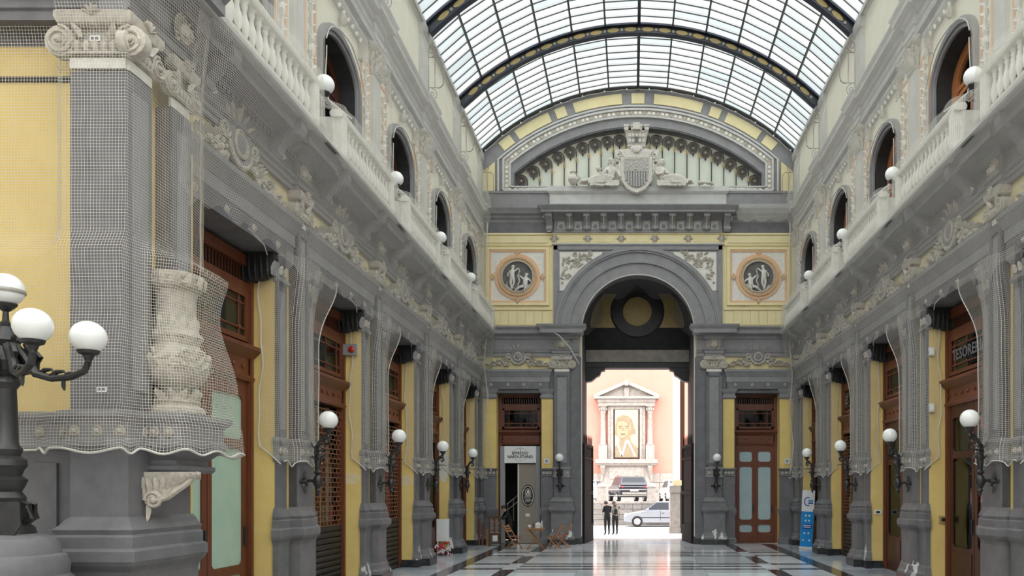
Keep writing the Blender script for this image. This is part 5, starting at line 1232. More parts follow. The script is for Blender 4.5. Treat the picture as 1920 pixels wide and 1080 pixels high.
# ================================================================== the standing lamp by the left corner
LX, LY = -6.48, 7.7
lp = empty('lamp_post', 'black iron lamp post with white globes on a round stone base', 'lamp post', (LX, LY, 0))
b = MB(); b.lathe([(.62,0),(.62,.35),(.58,.4),(.58,1.05),(.60,1.1),(.57,1.2),(.52,1.25),(.53,1.36),(.50,1.44),(.46,1.46),(.44,1.56),(.40,1.62),(.28,1.66)], (0,0,0), 'grey', 32); ob('stone_base', b.mesh('base'), lp)
b = MB(); m = 'iron'; b.lathe([(.26,1.64),(.24,1.72),(.17,1.78),(.15,1.9),(.17,2.02),(.13,2.08),(.16,2.14),(.18,2.2),(.13,2.24),(.15,2.3),(.18,2.34),(.17,2.4),(.12,2.44),(.14,2.5),(.105,2.56),(.096,2.9),(.088,3.1),(.10,3.12),(.13,3.16),(.12,3.2),(.09,3.24)], (0,0,0), m, 16)
for i in range(8):
    a = 2*pi*i/8; b.tube([(.15*cos(a),.15*sin(a),1.75),(.24*cos(a),.24*sin(a),1.82),(.23*cos(a),.23*sin(a),1.95),(.16*cos(a),.16*sin(a),1.98)], [.03,.035,.03,.015], m, 6)
ob('column', b.mesh('column'), lp)
b = MB(); b.prism([(-.16,1.98),(.16,1.98),(.17,1.75),(.1,1.62),(0,1.56),(-.1,1.62),(-.17,1.75)], .2, .25, 'iron'); sh_ = ob('escutcheon', b.mesh('escutcheon'), lp, (0.02,-.02,0), -pi/2+.45)
b = MB(); b.lathe([(.09,3.22),(.16,3.28),(.19,3.37),(.14,3.44),(.10,3.52),(.13,3.58),(.08,3.66),(.05,3.72),(.06,3.75),(.03,3.78),(.025,3.87),(.05,3.89),(.09,3.93),(.10,3.95)], (0,0,0), m, 14)
for i in range(10):
    a = 2*pi*i/10; b.tube([(.12*cos(a),.12*sin(a),3.27),(.24*cos(a),.24*sin(a),3.32),(.27*cos(a),.27*sin(a),3.44),(.2*cos(a),.2*sin(a),3.54),(.24*cos(a),.24*sin(a),3.60),(.28*cos(a),.28*sin(a),3.62)], [.03,.04,.035,.03,.025,.01], m, 6)
ob('crown', b.mesh('crown'), lp)
ARMS = [(.88,-.08,4.06+.05),(.75,-.62,4.07+.0),(-.85,.1,4.1),(-.7,.6,4.1)]
for ax, ay, az in ARMS:
    L = sqrt(ax*ax+ay*ay); ux, uy = ax/L, ay/L; Q = lambda d, z: (ux*d, uy*d, z); gz = 3.46 if 0 else 3.5
    zc = 3.50+.0
    b = MB(); b.tube([Q(.1,4.45+0),Q(.22,4.3),Q(.3,4.0-.3),Q(.42,3.42),Q(.55,3.22),Q(.68,3.2),Q(L-.05,3.26),Q(L+.02,3.36),Q(L,3.46)] if 0 else [Q(.1,3.52),Q(.2,3.42),Q(.32,3.25),Q(.5,3.2),Q(.7,3.21),Q(L-.04,3.27),Q(L,3.36),Q(L,3.42)], [.05,.045,.04,.036,.034,.033,.03,.03], m, 8)
    for i in range(3): d_ = .36+.13*i; z_ = 3.24-.02*i; b.tube([Q(d_,z_),Q(d_+.06,z_+.045),Q(d_+.13,z_+.05),Q(d_+.16,z_+.02)], [.03,.024,.014,.005], m, 6)
    b.tube([Q(.62,3.2),Q(.62,3.12),Q(.63,3.08)], [.02,.02,.008], m, 5)
    b.lathe([(.035,3.38),(.05,3.42),(.09,3.44),(.10,3.47),(.09,3.475)], Q(L,0), m, 14); ar = ob('arm', b.mesh('arm'), lp)
    ob('globe', KM['globe'], ar, Q(L,3.60))
ob('globe', KM['globe'], lp, (0,0,4.09)).name = 'globe'
b = MB(); b.lathe([(.162,4.05),(.168,4.07),(.162,4.09)], (0,0,0), 'iron_grey', 20); ob('globe_band', b.mesh('band'), lp)
# ================================================================== coffee bar furniture and people
def k_chair():
    P_ = {}; m = 'wood_chair'
    def bar(p, q, w=.02): b = MB(); b.tube([p, q], w, m, 4); return b.mesh('leg')
    P_['leg'] = [bar((-.33,s*.19,.86),(.24,s*.19,0)) for s in (-1,1)]+[bar((.2,s*.155,.45),(-.26,s*.155,0)) for s in (-1,1)]
    P_['seat_slat'] = []
    for i in range(6): b = MB(); x = -.17+i*.068; b.box(x,x+.052,-.2,.2,.445,.465,m); P_['seat_slat'].append(b.mesh('seat_slat', False))
    P_['back_slat'] = []
    for i in range(3):
        b = MB(); z = .6+i*.085; x = -.33+(.86-z)*.663; b.extr([(x-.012,z),(x+.012,z+.008),(x-.03,z+.065),(x-.05,z+.06)], -.19, .19, m); P_['back_slat'].append(b.mesh('back_slat', False))
    b = MB(); b.tube([(.13,-.19,.17),(.13,.19,.17)], .014, m, 5); b.tube([(-.16,-.155,.13),(-.16,.155,.13)], .014, m, 5); P_['stretcher'] = [b.mesh('stretcher')]; return P_
CH = k_chair()
def chair(x, y, rz, label):
    o = empty('folding_chair', label, 'chair', (x,y,0), rz, 'folding chairs of the coffee bar')
    for k, ms in CH.items():
        for me in ms: ob(k, me, o)
chair(-4.42, 27.35, -.35, 'slatted wooden folding chair left of the small table')
chair(-2.98, 27.3, pi-.25, 'slatted wooden folding chair right of the small table, nearer of two')
chair(-2.72, 27.9, pi-.1, 'slatted wooden folding chair right of the small table, farther of two')
tb = empty('cafe_table', 'small square wooden folding table with crossed legs before the coffee bar', 'table', (-3.66,27.45,0), .08); m = 'wood_chair'
b = MB(); b.box(-.33,.33,-.33,.33,.715,.74,m); b.box(-.30,.30,-.30,-.27,.67,.715,m); b.box(-.30,.30,.27,.30,.67,.715,m); ob('table_top', b.mesh('top', False), tb)
for s in (-1,1):
    for q in (-1,1): b = MB(); y = q*.24+s*.025; b.tube([(-s*.28,y,0),(s*.24,y,.70)], .022, m, 4); ob('leg', b.mesh('leg'), tb)
b = MB(); b.tube([(0,-.26,.36),(0,.26,.36)], .012, m, 5); ob('stretcher', b.mesh('stretcher'), tb)
def small(name, prof, x, y, z, m, label, cat, seg=12): b = MB(); b.lathe(prof, (0,0,0), m, seg); return b.build(name, None, (x,y,z), label=label, cat=cat)
TZ = .741
b = MB(); b.box(-.09,.09,-.06,.06,0,.17,'white'); b.box(-.07,.07,-.065,-.06,.03,.12,'offwhite'); b.box(-.05,.05,-.03,.03,.17,.2,'offwhite'); b.build('napkin_box', None, (-3.56,27.42,TZ), label='white napkin box on the small wooden table', cat='box')
small('bottle', [(.03,0),(.032,.1),(.028,.16),(.012,.2),(.012,.24)], -3.74, 27.5, TZ, 'grey', 'dark little bottle on the small wooden table', 'bottle')
small('sugar_bowl', [(.03,0),(.06,.03),(.065,.07),(.05,.09),(.015,.11)], -3.87, 27.42, TZ, 'white', 'white sugar bowl at the left edge of the small table', 'bowl')
small('paper_cup', [(.025,0),(.035,.12),(.038,.125)], -3.42, 27.36, TZ, 'white', 'white paper cup at the right edge of the small table', 'cup')
small('drinking_glass', [(.02,0),(.028,.2),(.03,.25)], -3.44, 27.5, TZ, 'offwhite', 'tall pale glass behind the paper cup on the small table', 'glass')
# menu stand, leaning boards
mn = empty('menu_stand', 'dark brown wooden menu board standing at the coffee bar door', 'menu board', (-5.33,28.75,0), .12)
b = MB(); b.box(-.23,.23,-.03,.03,.42,1.12,'wood_dark')
for s in (-1,1): b.box(s*.2-.03,s*.2+.03,-.04,.04,0,.42,'wood_dark'); b.box(s*.2-.03,s*.2+.03,-.2,.2,0,.05,'wood_dark')
ob('board', b.mesh('board', False), mn); b = MB(); random.seed(2)
for i in range(11):
    for j in range(2): x = -.17+.19*j; b.box(x,x+.08+.07*random.random(),-.034,-.03,.5+i*.05,.515+i*.05,'plaster')
ob('menu_lines', b.mesh('lines', False), mn); b = MB(); b.box(-.08,.1,-.045,-.035,.18,.4,'offwhite'); ob('paper', b.mesh('paper', False), mn)
def board(name, x, y, w, h, th, m, lean, rz, label, cat):
    b = MB(); b.box(-w/2,w/2,-th/2,th/2,0,h,m); b.box(-w/2+.02,w/2-.02,-th/2-.004,-th/2,.02,h-.02,m); o = b.build(name, None, (x,y,.002), (lean,0,rz), label=label, cat=cat, smooth=False)
board('cardboard_sheet', -5.62, 29.1, .2, .62, .03, 'cardboard', -.08, .05, 'brown cardboard sheet leaning by the menu board', 'cardboard')
for i in range(2): board('wooden_plank', -5.98+.13*i, 29.05, .07, .98-.12*i, .03, 'wood', -.10, .0, ['taller brown plank leaning in the left corner of the end wall','shorter brown plank leaning in the left corner of the end wall'][i], 'plank'); bpy.data.objects[-1] if 0 else None
# people -------------------------------------------------------------------------------------------
PR = dict(hip=.13,belly=.115,chest=.135,neck=.05,head=.088,crown=.07,shl=.06,ell=.043,hal=.032,shr=.06,elr=.043,har=.032,hil=.09,knl=.06,anl=.04,tol=.035,hir=.09,knr=.06,anr=.04,tor=.035)
def person(P_, loc, rz, matf, label, hair, extra=None, sc=1.0):
    J = {k: ((x*sc,y*sc,z*sc), PR[k]*sc) for k, (x,y,z) in P_.items()}
    o = empty('person', label, 'person', loc, rz); ob('body', skin('body', J, BODY, 'hip', matf, 2), o)
    hx, hy, hz = J['head'][0]; b = MB()
    b.ball((hx-.012,hy,hz+.045), (.105*sc,.095*sc,.10*sc), hair[0], 12, 8)
    if hair[1]: b.tube([(hx-.06,hy,hz+.05),(hx-.105,hy,hz-.06),(hx-.10,hy,hz-.2),(hx-.09,hy,hz-.3)], [.07,.085,.07,.03], hair[0], 8)
    ob('hair', b.mesh('hair'), o); b = MB()
    b.ball((hx+.098,hy,hz-.0), (.022,.014,.02), 'skin', 6, 4); b.ball((hx+.085,hy,hz-.042), (.01,.025,.008), 'red', 6, 4)
    for s in (-1,1): b.ball((hx+.082,hy+s*.032,hz+.018), (.012,.014,.009), 'white', 6, 4); b.ball((hx+.092,hy+s*.032,hz+.018), (.005,.006,.006), 'black', 6, 4); b.ball((hx,hy+s*.088,hz), (.022,.012,.03), 'skin', 6, 4)
    for h in ('hal','har'):                              # fingers and thumb
        e = Vector(J['ell' if h == 'hal' else 'elr'][0]); p = Vector(J[h][0]); d = (p-e).normalized(); u = d.cross(Vector((0,1,0))); u = u.normalized() if u.length > .1 else Vector((1,0,0)); v = d.cross(u).normalized()
        for i, L in enumerate((.075,.085,.08,.06)): q = p+d*.02+u*(i-1.5)*.019; b.tube([q, q+d*L*.55+v*.004, q+d*L*.9+v*.022], [.010,.009,.007], 'skin', 5)
        q = p+u*-.03; b.tube([q, q-u*.025+d*.025, q-u*.03+d*.055], [.011,.01,.008], 'skin', 5)
    ob('face_and_hands', b.mesh('face'), o)
    if extra: extra(o, J)
    return o
STD = dict(hip=(0,0,.86),belly=(.01,0,1.0),chest=(0,0,1.2),neck=(.01,0,1.36),head=(.035,0,1.47),crown=(.03,0,1.54),shl=(-.01,.155,1.29),ell=(-.02,.21,1.05),hal=(.1,.14,.95),shr=(-.01,-.155,1.29),elr=(-.02,-.2,1.05),har=(.12,-.14,.98),hil=(0,.085,.80),knl=(.015,.09,.45),anl=(-.01,.09,.09),tol=(.13,.1,.035),hir=(0,-.085,.80),knr=(.015,-.09,.45),anr=(-.01,-.09,.09),tor=(.13,-.1,.035))
def wear(top, trousers, sleeve=None):
    def f(a, c, t, p):
        if 'head' in (a,c) and a != 'chest': return 'skin'
        if c in ('hal','har') and t > .82: return 'skin'
        if c in ('tol','tor'): return 'black'
        if c in ('ell','elr','hal','har') and sleeve: return sleeve
        if c in ('hil','hir','knl','knr','anl','anr'): return trousers
        if a == 'hip' and t < .25: return trousers
        return top
    return f
P1 = dict(STD); P1.update(head=(.10,.03,1.45), crown=(.13,.03,1.51), ell=(.02,.2,1.06), hal=(.2,.1,1.1), elr=(.03,-.2,1.06), har=(.21,-.08,1.1))
def pack(o, J):
    b = MB(); b.block(0,0,0,[(0,0),(0,.001)],'black') if 0 else None
    b.ball((-.15,.05,1.09), (.08,.09,.16), 'cloth_black', 12, 8); b.box(-.24,-.22,0,.10,.98,1.08,'black')
    for s in (-1,1): b.tube([(-.14,s*.1,1.28),(-.02,s*.11,1.36),(.11,s*.11,1.25),(.05,s*.12,1.02),(-.12,s*.1,.96)], .018, 'black', 5)
    ob('backpack', b.mesh('backpack'), o)
person(P1, (-1.37,35.6,.0), pi*.62, wear('cloth_black','cloth_black'), 'person in black, head bent, standing outside the arch beside a companion', ('hair',0))
person(P1, (-1.0,35.75,.0), pi*.66, wear('cloth_grey','cloth_black'), 'long-haired person in a light jacket with a black backpack outside the arch', ('hair_brown',1), pack)
P3 = dict(STD); P3.update(belly=(.05,0,1.0),chest=(.12,0,1.17),neck=(.2,0,1.30),head=(.28,0,1.37),crown=(.31,0,1.43),shl=(.12,.15,1.24),ell=(.25,.19,1.03),hal=(.38,.12,.95),shr=(.12,-.15,1.24),elr=(.25,-.19,1.03),har=(.38,-.1,.92))
person(P3, (-4.92,29.75,.0), pi+.5, wear('cloth_black','cloth_black'), 'person in black leaning forward in the coffee bar doorway', ('hair',0))

# ================================================================== things along the walls
rb = empty('roll_up_banner', 'blue and white roll-up banner standing by the right wall', 'banner', (5.95,27.5,0), (0,.05,-.1))
b = MB(); b.box(-.25,.25,-.12,.12,0,.07,'offwhite'); b.tube([(0,.04,.05),(0,.06,2.05)], .012, 'iron_grey', 6); ob('stand', b.mesh('stand'), rb)
b = MB(); b.box(-.22,.22,-.012,-.004,.07,2.08,'white'); ob('sheet', b.mesh('sheet', False), rb)
b = MB(); b.box(-.22,.22,-.016,-.012,.07,1.32,'blue_print'); b.box(-.16,.16,-.019,-.016,.70,.88,'blue_deep'); ob('blue_print', b.mesh('print', False), rb)
def mark(name, f): b = MB(); f(b); ob(name, b.mesh(name), rb)
mark('emblem', lambda b: b.tube([(-.02+.12*cos(a),-.018,1.68+.15*sin(a)) for a in [1+i*.35 for i in range(13)]], .018, 'blue_deep', 5))
for z0, z1, m_ in ((1.68,1.73,'blue_print'),(1.6,1.65,'blue_deep')): mark('emblem_line', lambda b: b.box(-.0,.17,-.02,-.014,z0,z1,m_))
for z0, z1, w_ in ((.815,.84,.14),(.755,.78,.12)): mark('text_line', lambda b: b.box(-w_,w_,-.021,-.018,z0,z1,'white'))
for x, z in ((-.06,1.18),(.06,1.18),(-.06,1.0),(.06,1.0),(-.08,.55),(.06,.55),(-.12,.3),(.1,.3)): mark('pictogram', lambda b: b.lathe([(.035,-.004),(.035,.004)], (x,-.018,z), 'white', 5+int(z*10)%4, 'y'))
mark('red_mark', lambda b: b.box(-.135,-.105,-.026,-.022,.27,.3,'red'))
b = MB(); b.box(-.2,.2,-.015,.015,.45,1.16,'white'); b.box(-.17,.17,-.02,-.015,.5,1.1,'white')
for s in (-1,1): b.box(s*.16-.02,s*.16+.02,-.02,.02,0,.46,'offwhite')
b.build('white_board', None, (-6.28,24.72,0), 0, label='white board standing against the yellow jamb near the left end', cat='board', smooth=False)
tp = MB(); random.seed(12)
for i in range(26):
    a = random.random()*6.28; r = .17*random.random(); z = .05+.32*random.random()
    tp.tube([(r*cos(a),r*sin(a)*.5,z),(r*cos(a)+.1*cos(a*3),.06*sin(a),z+.07),(r*cos(a)+.16*cos(a*5),.08*cos(a),z-.02)], .028, 'red' if i%2 else 'white', 4)
for i in range(6): tp.tube([(.16+.03*i,-.05,.10-.015*i),(.2+.03*i,-.06,.05)], .02, 'white' if i%2 else 'red', 4)
tp.build('barrier_tape', None, (-6.27,24.62,0), label='crumpled red and white barrier tape at the foot of the white board', cat='tape')
def wbox(name, loc, rz, d, parts_, label, cat):
    b = MB()
    for a in parts_: b.box(*a)
    return b.build(name, None, loc, rz, label=label, cat=cat, smooth=False)
al = empty('alarm_box', 'grey alarm box with a red lamp on a yellow jamb of the left wall', 'alarm', (-6.36, PIER_L[2]-.80, 5.13), ER)
b = MB(); b.box(-.1,.04,-.15,.15,-.12,.12,'grey_mid'); ob('case', b.mesh('case', False), al); b = MB(); b.lathe([(.07,.04),(.07,.06),(.03,.08)], (0,.06,0), 'red_lamp', 12, 'x'); ob('red_lamp', b.mesh('lamp'), al)
wbox('meter_plate', (6.42, PIER_R[2]-.725, 1.46), ER, 0, [(0,.04,-.08,.08,-.08,.08,'gold'),(.04,.05,-.04,.04,-.04,.04,'black')], 'small brass meter plate on the yellow jamb of the right wall', 'plate')
wbox('wall_socket', (6.33, PIER_R[3]-.725, 1.5), ER, 0, [(0,.03,-.09,.09,-.06,.06,'white'),(.03,.035,-.05,.05,-.03,.03,'black')], 'white socket plate on a yellow jamb farther along the right wall', 'plate')
for i, z in enumerate((5.05, 3.85)): wbox('junction_box', (6.16, PIER_R[2]-.75, z), ER, 0, [(0,.07,-.05,.05,-.09,.09,'offwhite'),(.07,.08,-.03,.03,-.06,.06,'white')], ['upper','lower'][i]+' of two pale junction boxes on the edge of a right yellow jamb', 'box')
for s in (-1,1): wbox('number_plate', (s*5.75 if s > 0 else -3.52, END-.02, 3.2), ER, 0, [(0,.03,-.11,.11,-.10,.10,'offwhite'),(.03,.034,-.04,.04,-.05,.05,'grey_mid')], 'small pale number plate beside the %s door of the end wall' % ('coffee bar' if s < 0 else 'frosted'), 'plate')
for i, z in enumerate((7.02+.0, 3.2)): wbox('white_tag', (-6.10, CY-.06, z) if i == 0 else (-6.06, CY-.01, z), ER, 0, [(0,.012,-.055,.055,-.03,.03,'white'),(.012,.014,-.04,-.01,-.015,.015,'grey'),(.012,.014,.005,.04,-.015,.015,'grey')], ['small white tag under the capital of the corner pier','small white tag low on the shaft of the corner pier'][i], 'tag')
# cables and net pieces of the end wall
def cable(name, pts, r, label, m='cord', cat='cable'): b = MB(); b.tube(pts, r, m, 5); b.build(name, None, label=label, cat=cat)
cable('cable', [(-5.7,END-.6,12.2),(-5.72,END-.6,10),(-5.7,END-.6,8.6),(-5.75,END-.6,7.7),(-5.85,END-.55,6.9),(-5.7,END-.5,5.6),(-5.82,END-.5,4.4),(-5.65,END-.45,3.6),(-5.6,END-.4,2.8)], .022, 'pale loose cable hanging down the left end of the end wall')
cable('cable', [(5.75,END-.6,12.2),(5.7,END-.6,10),(5.75,END-.6,8.6),(5.75,END-.5,7.6),(5.85,END-.5,6.4),(5.75,END-.5,5.0),(5.9,END-.5,3.8),(5.8,END-.45,2.8)], .022, 'pale loose cable hanging down the right end of the end wall')
cable('cable', [(-3.7,END-.4,8.35),(-3.0,END-.5,7.95),(-2.6,END-.45,7.5),(-2.25,END-.3,6.9)], .022, 'pale cable slanting from the cornice to the left jamb of the great arch')
nr = [(2.2*cos(a)*.985, END-.12, 8.2+2.2*sin(a)*.985) for a in [pi-pi*i/36 for i in range(37)]]
cable('rope', [(-2.17,END-.12,z) for z in (0.3,2,4,6)]+nr+[(2.17,END-.12,z) for z in (6,4,2,.3)], .025, 'pale cord running round the inner edge of the great arch')
an = net_mesh('net', [grid(lin(0,1,40), lin(0,1,5), lambda u, v: ((2.15*cos(pi-pi*u)*(1-.22*v*abs(sin(u*pi*4)) -.06*v), END-.08+1.0*v, 8.2+2.15*sin(pi*u)*(1-.20*v*abs(sin(u*pi*4))-.04*v)), (u*6.8, v*1.1)), 'net_dark')], 'net_dark')
ob('arch_net', an, None, label='dark netting looped under the great arch', cat='netting')
cn2 = net_mesh('net', [grid(lin(3.65,5.75,24), lin(0,1,8), lambda t, v: ((t+ (.25*v if t < 4.6 else -.15*v)*abs(t-4.7)*.6, END-.42-.05*sin(t*9)*v, 12.98-.62*v-.05*abs(sin(t*5))*v), (t, v*.6)), 'net_fine')], 'net_fine')
ob('cornice_net', cn2, None, label='pale scrap of netting over the side cornice, right of the great cornice', cat='netting')

# ================================================================== the street outside
b = MB(); b.box(-40,40,33.35,46.2,-.2,-.01,'asphalt'); st = b.build('street', kind='structure', smooth=False); tag(st, 'bright street pavement outside the arch', 'street')
b = MB(); b.box(-40,40,46.2,60,-.2,1.28,'asphalt'); s2 = b.build('street', kind='structure', smooth=False); tag(s2, 'upper road level behind the low stone wall', 'street')
b = MB(); b.box(-30,30,45.92,46.5,-.1,1.27,'facade_stone'); b.box(-30,30,45.82,46.55,1.27,1.40,'facade_stone'); rw = b.build('retaining_wall', kind='structure', smooth=False); tag(rw, 'low stone retaining wall between street and upper road', 'wall')
sb = MB(); sb.box(0,1,0,1,0,1,'stone_wall'); sbm = sb.mesh('stone_block', False); random.seed(31)
for r in range(4):
    x = -6-.3*(r%2)
    while x < 7:
        w = .45+.5*random.random(); o = ob('stone_block', sbm, rw, (x+.01, 45.86-.02*random.random(), .01+r*.315)); o.scale = (w-.02,.3,.295); x += w
for x in (-2.05,.95):
    b = MB(); b.lathe([(.3,0),(.3,.12),(.27,.15),(.26,.8),(.30,.84),(.30,.92),(.2,1.05),(.02,1.1)], (0,0,0), 'facade_stone', 16); b.build('bollard', None, (x,46.2,1.4), label='round-topped stone post on the low wall, %s of the dark car' % ('left' if x < 0 else 'right'), cat='post')
b = MB()
for z in (1.75,2.1): b.tube([(-8,46.2,z),(8,46.2,z)], .02, 'iron_grey', 5)
b.build('railing', None, label='thin iron railing along the low stone wall', cat='railing')
bd = empty('building', 'pink plastered building with a stone-framed poster niche across the street', 'building', (0,58,0))
def BB(name, f, m='facade_stone', parent=None): b = MB(); f(b); return b.build(name, parent or bd)
BX = -.62
b = MB(); b.box(-22,22,0,2,1.2,16,'pink'); ob('facade', b.mesh('facade', False), bd)
random.seed(14); k = 0
for r in range(3):
    x = -9-.5*(r%2)
    while x < 9:
        w = 1.1+.5*random.random(); b = MB(); b.box(x,x+w-.03,-.16-.02*random.random(),0,1.25+r*.7,1.92+r*.7,'facade_stone'); ob('stone_block', b.mesh('stone_block', False), bd); x += w
n0 = empty('niche_frame'); n0.parent = bd; n0.location = (BX,0,0)
def NP_(name, f): b = MB(); f(b); return ob(name, b.mesh(name), n0)
FS = 'facade_stone'
def pedi(b):
    b.prism([(0,0)]*3,0,0,FS) if 0 else None
    vs = lambda y: [(-2.35,y,8.95),(2.35,y,8.95),(2.35,y,9.1),(0,y,10.15),(-2.35,y,9.1)]
    for (y0,y1,pts) in ((-.75,0,[(-2.4,8.85),(2.4,8.85),(2.4,9.02),(-2.4,9.02)]),(-.75,0,[(-2.4,9.02),(-2.1,9.02),(0,9.95),(0,10.2),(-2.4,9.18)]),(-.75,0,[(2.4,9.02),(2.4,9.18),(0,10.2),(0,9.95),(2.1,9.02)]),(-.35,0,[(-2.1,9.02),(2.1,9.02),(0,9.95)])):
        n = len(pts); V = [(x,y0,z) for x,z in pts]+[(x,y1,z) for x,z in pts]; b.add(V, [(i,(i+1)%n,n+(i+1)%n,n+i) for i in range(n)]+[tuple(range(n)), tuple(range(2*n-1,n-1,-1))], FS)
    b.box(-.18,.18,-.5,0,9.02,9.7,FS); b.box(-.14,.14,-.85,-.5,9.8,10.2,FS)
NP_('pediment', pedi)
NP_('entablature', lambda b: (b.box(-2.1,2.1,-.5,0,8.35,8.62,FS), b.box(-2.15,2.15,-.58,0,8.62,8.85,FS)))
for s in (-1,1):
    c = MB(); x = s*1.75; c.lathe([(.25,5.4),(.27,5.45),(.22,5.55),(.2,5.6),(.175,7.75),(.2,7.8)], (x,-.4,0), FS, 14); c.box(x-.32,x+.32,-.7,0,4.35,5.4,FS); c.box(x-.27,x+.27,-.67,-.1,5.3,5.4,FS); o = ob('column', c.mesh('column'), n0)
    c = MB(); c.lathe([(.2,7.8),(.2,7.9),(.26,8.2),(.3,8.3)], (x,-.4,0), FS, 12); c.box(x-.33,x+.33,-.72,-.05,8.28,8.38,FS)
    for q in range(6): a = -pi*q/5; c.ball((x+.26*cos(a),-.4+.26*sin(a),8.08), (.07,.07,.12), FS, 6, 4)
    ob('capital', c.mesh('capital'), n0)
    NP_('jamb', lambda b: (b.box(min(s*.98,s*1.4),max(s*.98,s*1.4),-.28,0,4.35,8.35,FS), b.box(min(s*.98,s*1.15),max(s*.98,s*1.15),-.34,0,4.35,8.25,FS)))
NP_('lintel', lambda b: b.box(-1.0,1.0,-.3,0,8.1,8.35,FS))
NP_('sill', lambda b: (b.box(-2.3,2.3,-.9,0,4.05,4.35,FS), b.box(-2.2,2.2,-.75,0,3.9,4.05,FS)))
NP_('base', lambda b: (b.box(-1.9,1.9,-.5,0,1.25,3.9,FS), b.box(-1.3,1.3,-.56,0,2.9,3.75,FS), *[b.extr([(0,0)]*3,0,0,FS) for _ in range(0)]))
for s in (-1,1): NP_('scroll', lambda b: (b.tube([(s*1.75,-.85,3.85),(s*1.75,-.72,3.5),(s*1.8,-.55,3.2),(s*1.85,-.55,2.7)], [.2,.17,.13,.08], FS, 8)))
po = empty('poster', 'tall poster of an ancient head with a large white letter M, in the stone niche', 'poster', (BX,57.62,0))
b = MB(); b.box(-.92,.92,0,.1,4.45,8.1,'black'); b.box(-.86,.86,-.02,.0,4.5,8.05,'poster_ground'); ob('panel', b.mesh('panel', False), po)
def flat(b, pts, y, m): b.add([(x,y,z) for x,z in pts]+[(x,y+.004,z) for x,z in pts], [tuple(range(len(pts)))]+[(i,(i+1)%len(pts),len(pts)+(i+1)%len(pts),len(pts)+i) for i in range(len(pts))], m)
b = MB(); flat(b, [(-.86,6.2),(-.82,7.0),(-.7,7.45),(-.3,7.65),(.1,7.6),(.4,7.3),(.62,6.6),(.7,6.25),(.3,6.15),(.3,5.7),(.86,5.2),(.86,4.5),(-.86,4.5),(-.86,5.3),(-.5,5.7),(-.55,6.0)], -.03, 'poster_stone')
flat(b, [(-.7,6.25),(-.72,6.8),(-.62,7.15),(-.3,7.2),(.05,7.1),(.18,6.7),(.1,6.3),(-.1,6.02),(-.4,5.95),(-.6,6.05)], -.035, 'poster_mid'); flat(b, [(.18,6.9),(.32,6.95),(.36,6.7),(.3,6.5),(.2,6.5)], -.037, 'poster_mid')
for x0 in (-.62,-.12): flat(b, [(x0,6.82),(x0+.3,6.86),(x0+.3,6.8),(x0+.02,6.76)], -.038, 'poster_shadow'); flat(b, [(x0+.04,6.7),(x0+.26,6.72),(x0+.24,6.66),(x0+.06,6.65)], -.038, 'poster_shadow')
flat(b, [(-.3,6.75),(-.2,6.75),(-.14,6.45),(-.36,6.45)], -.038, 'poster_stone'); flat(b, [(-.44,6.26),(-.08,6.28),(-.12,6.2),(-.4,6.18)], -.038, 'poster_shadow'); ob('head_print', b.mesh('print', False), po)
b = MB(); w_ = .14
for p_, q in (((-.74,5.8),(-.36,4.58)),((-.36,4.58),(.0,5.75)),((.06,5.8),(.66,4.58))): flat(b, [(p_[0]-w_/2,p_[1]),(p_[0]+w_/2,p_[1]),(q[0]+w_/2,q[1]),(q[0]-w_/2,q[1])], -.045, 'white')
ob('letter', b.mesh('letter', False), po)
# corner of the next building at the right of the exit
cp = empty('corner_column', 'cream corner pilaster on a stone base just outside the exit, right', 'pilaster', (1.98,37.6,0))
b = MB(); b.box(-.2,.12,-.25,.3,2.5,10,'offwhite'); b.box(-.22,.2,-.28,.3,2.3,2.55,'street_cream'); b.box(-.2,.1,-.252,-.25,2.6,9,'white'); ob('shaft', b.mesh('shaft', False), cp); b = MB(); b.box(-.36,.12,-.3,.4,0,1.95,'facade_stone'); b.box(-.38,.14,-.34,.4,1.95,2.3,'facade_stone'); b.box(-.4,.14,-.36,.4,0,.25,'facade_stone'); ob('base', b.mesh('base', False), cp)
b = MB(); b.box(.12,.34,-.2,.3,2.3,10,'brown_pipe'); b.box(.10,.36,-.25,.3,0,2.3,'black'); ob('side_strip', b.mesh('strip', False), cp)
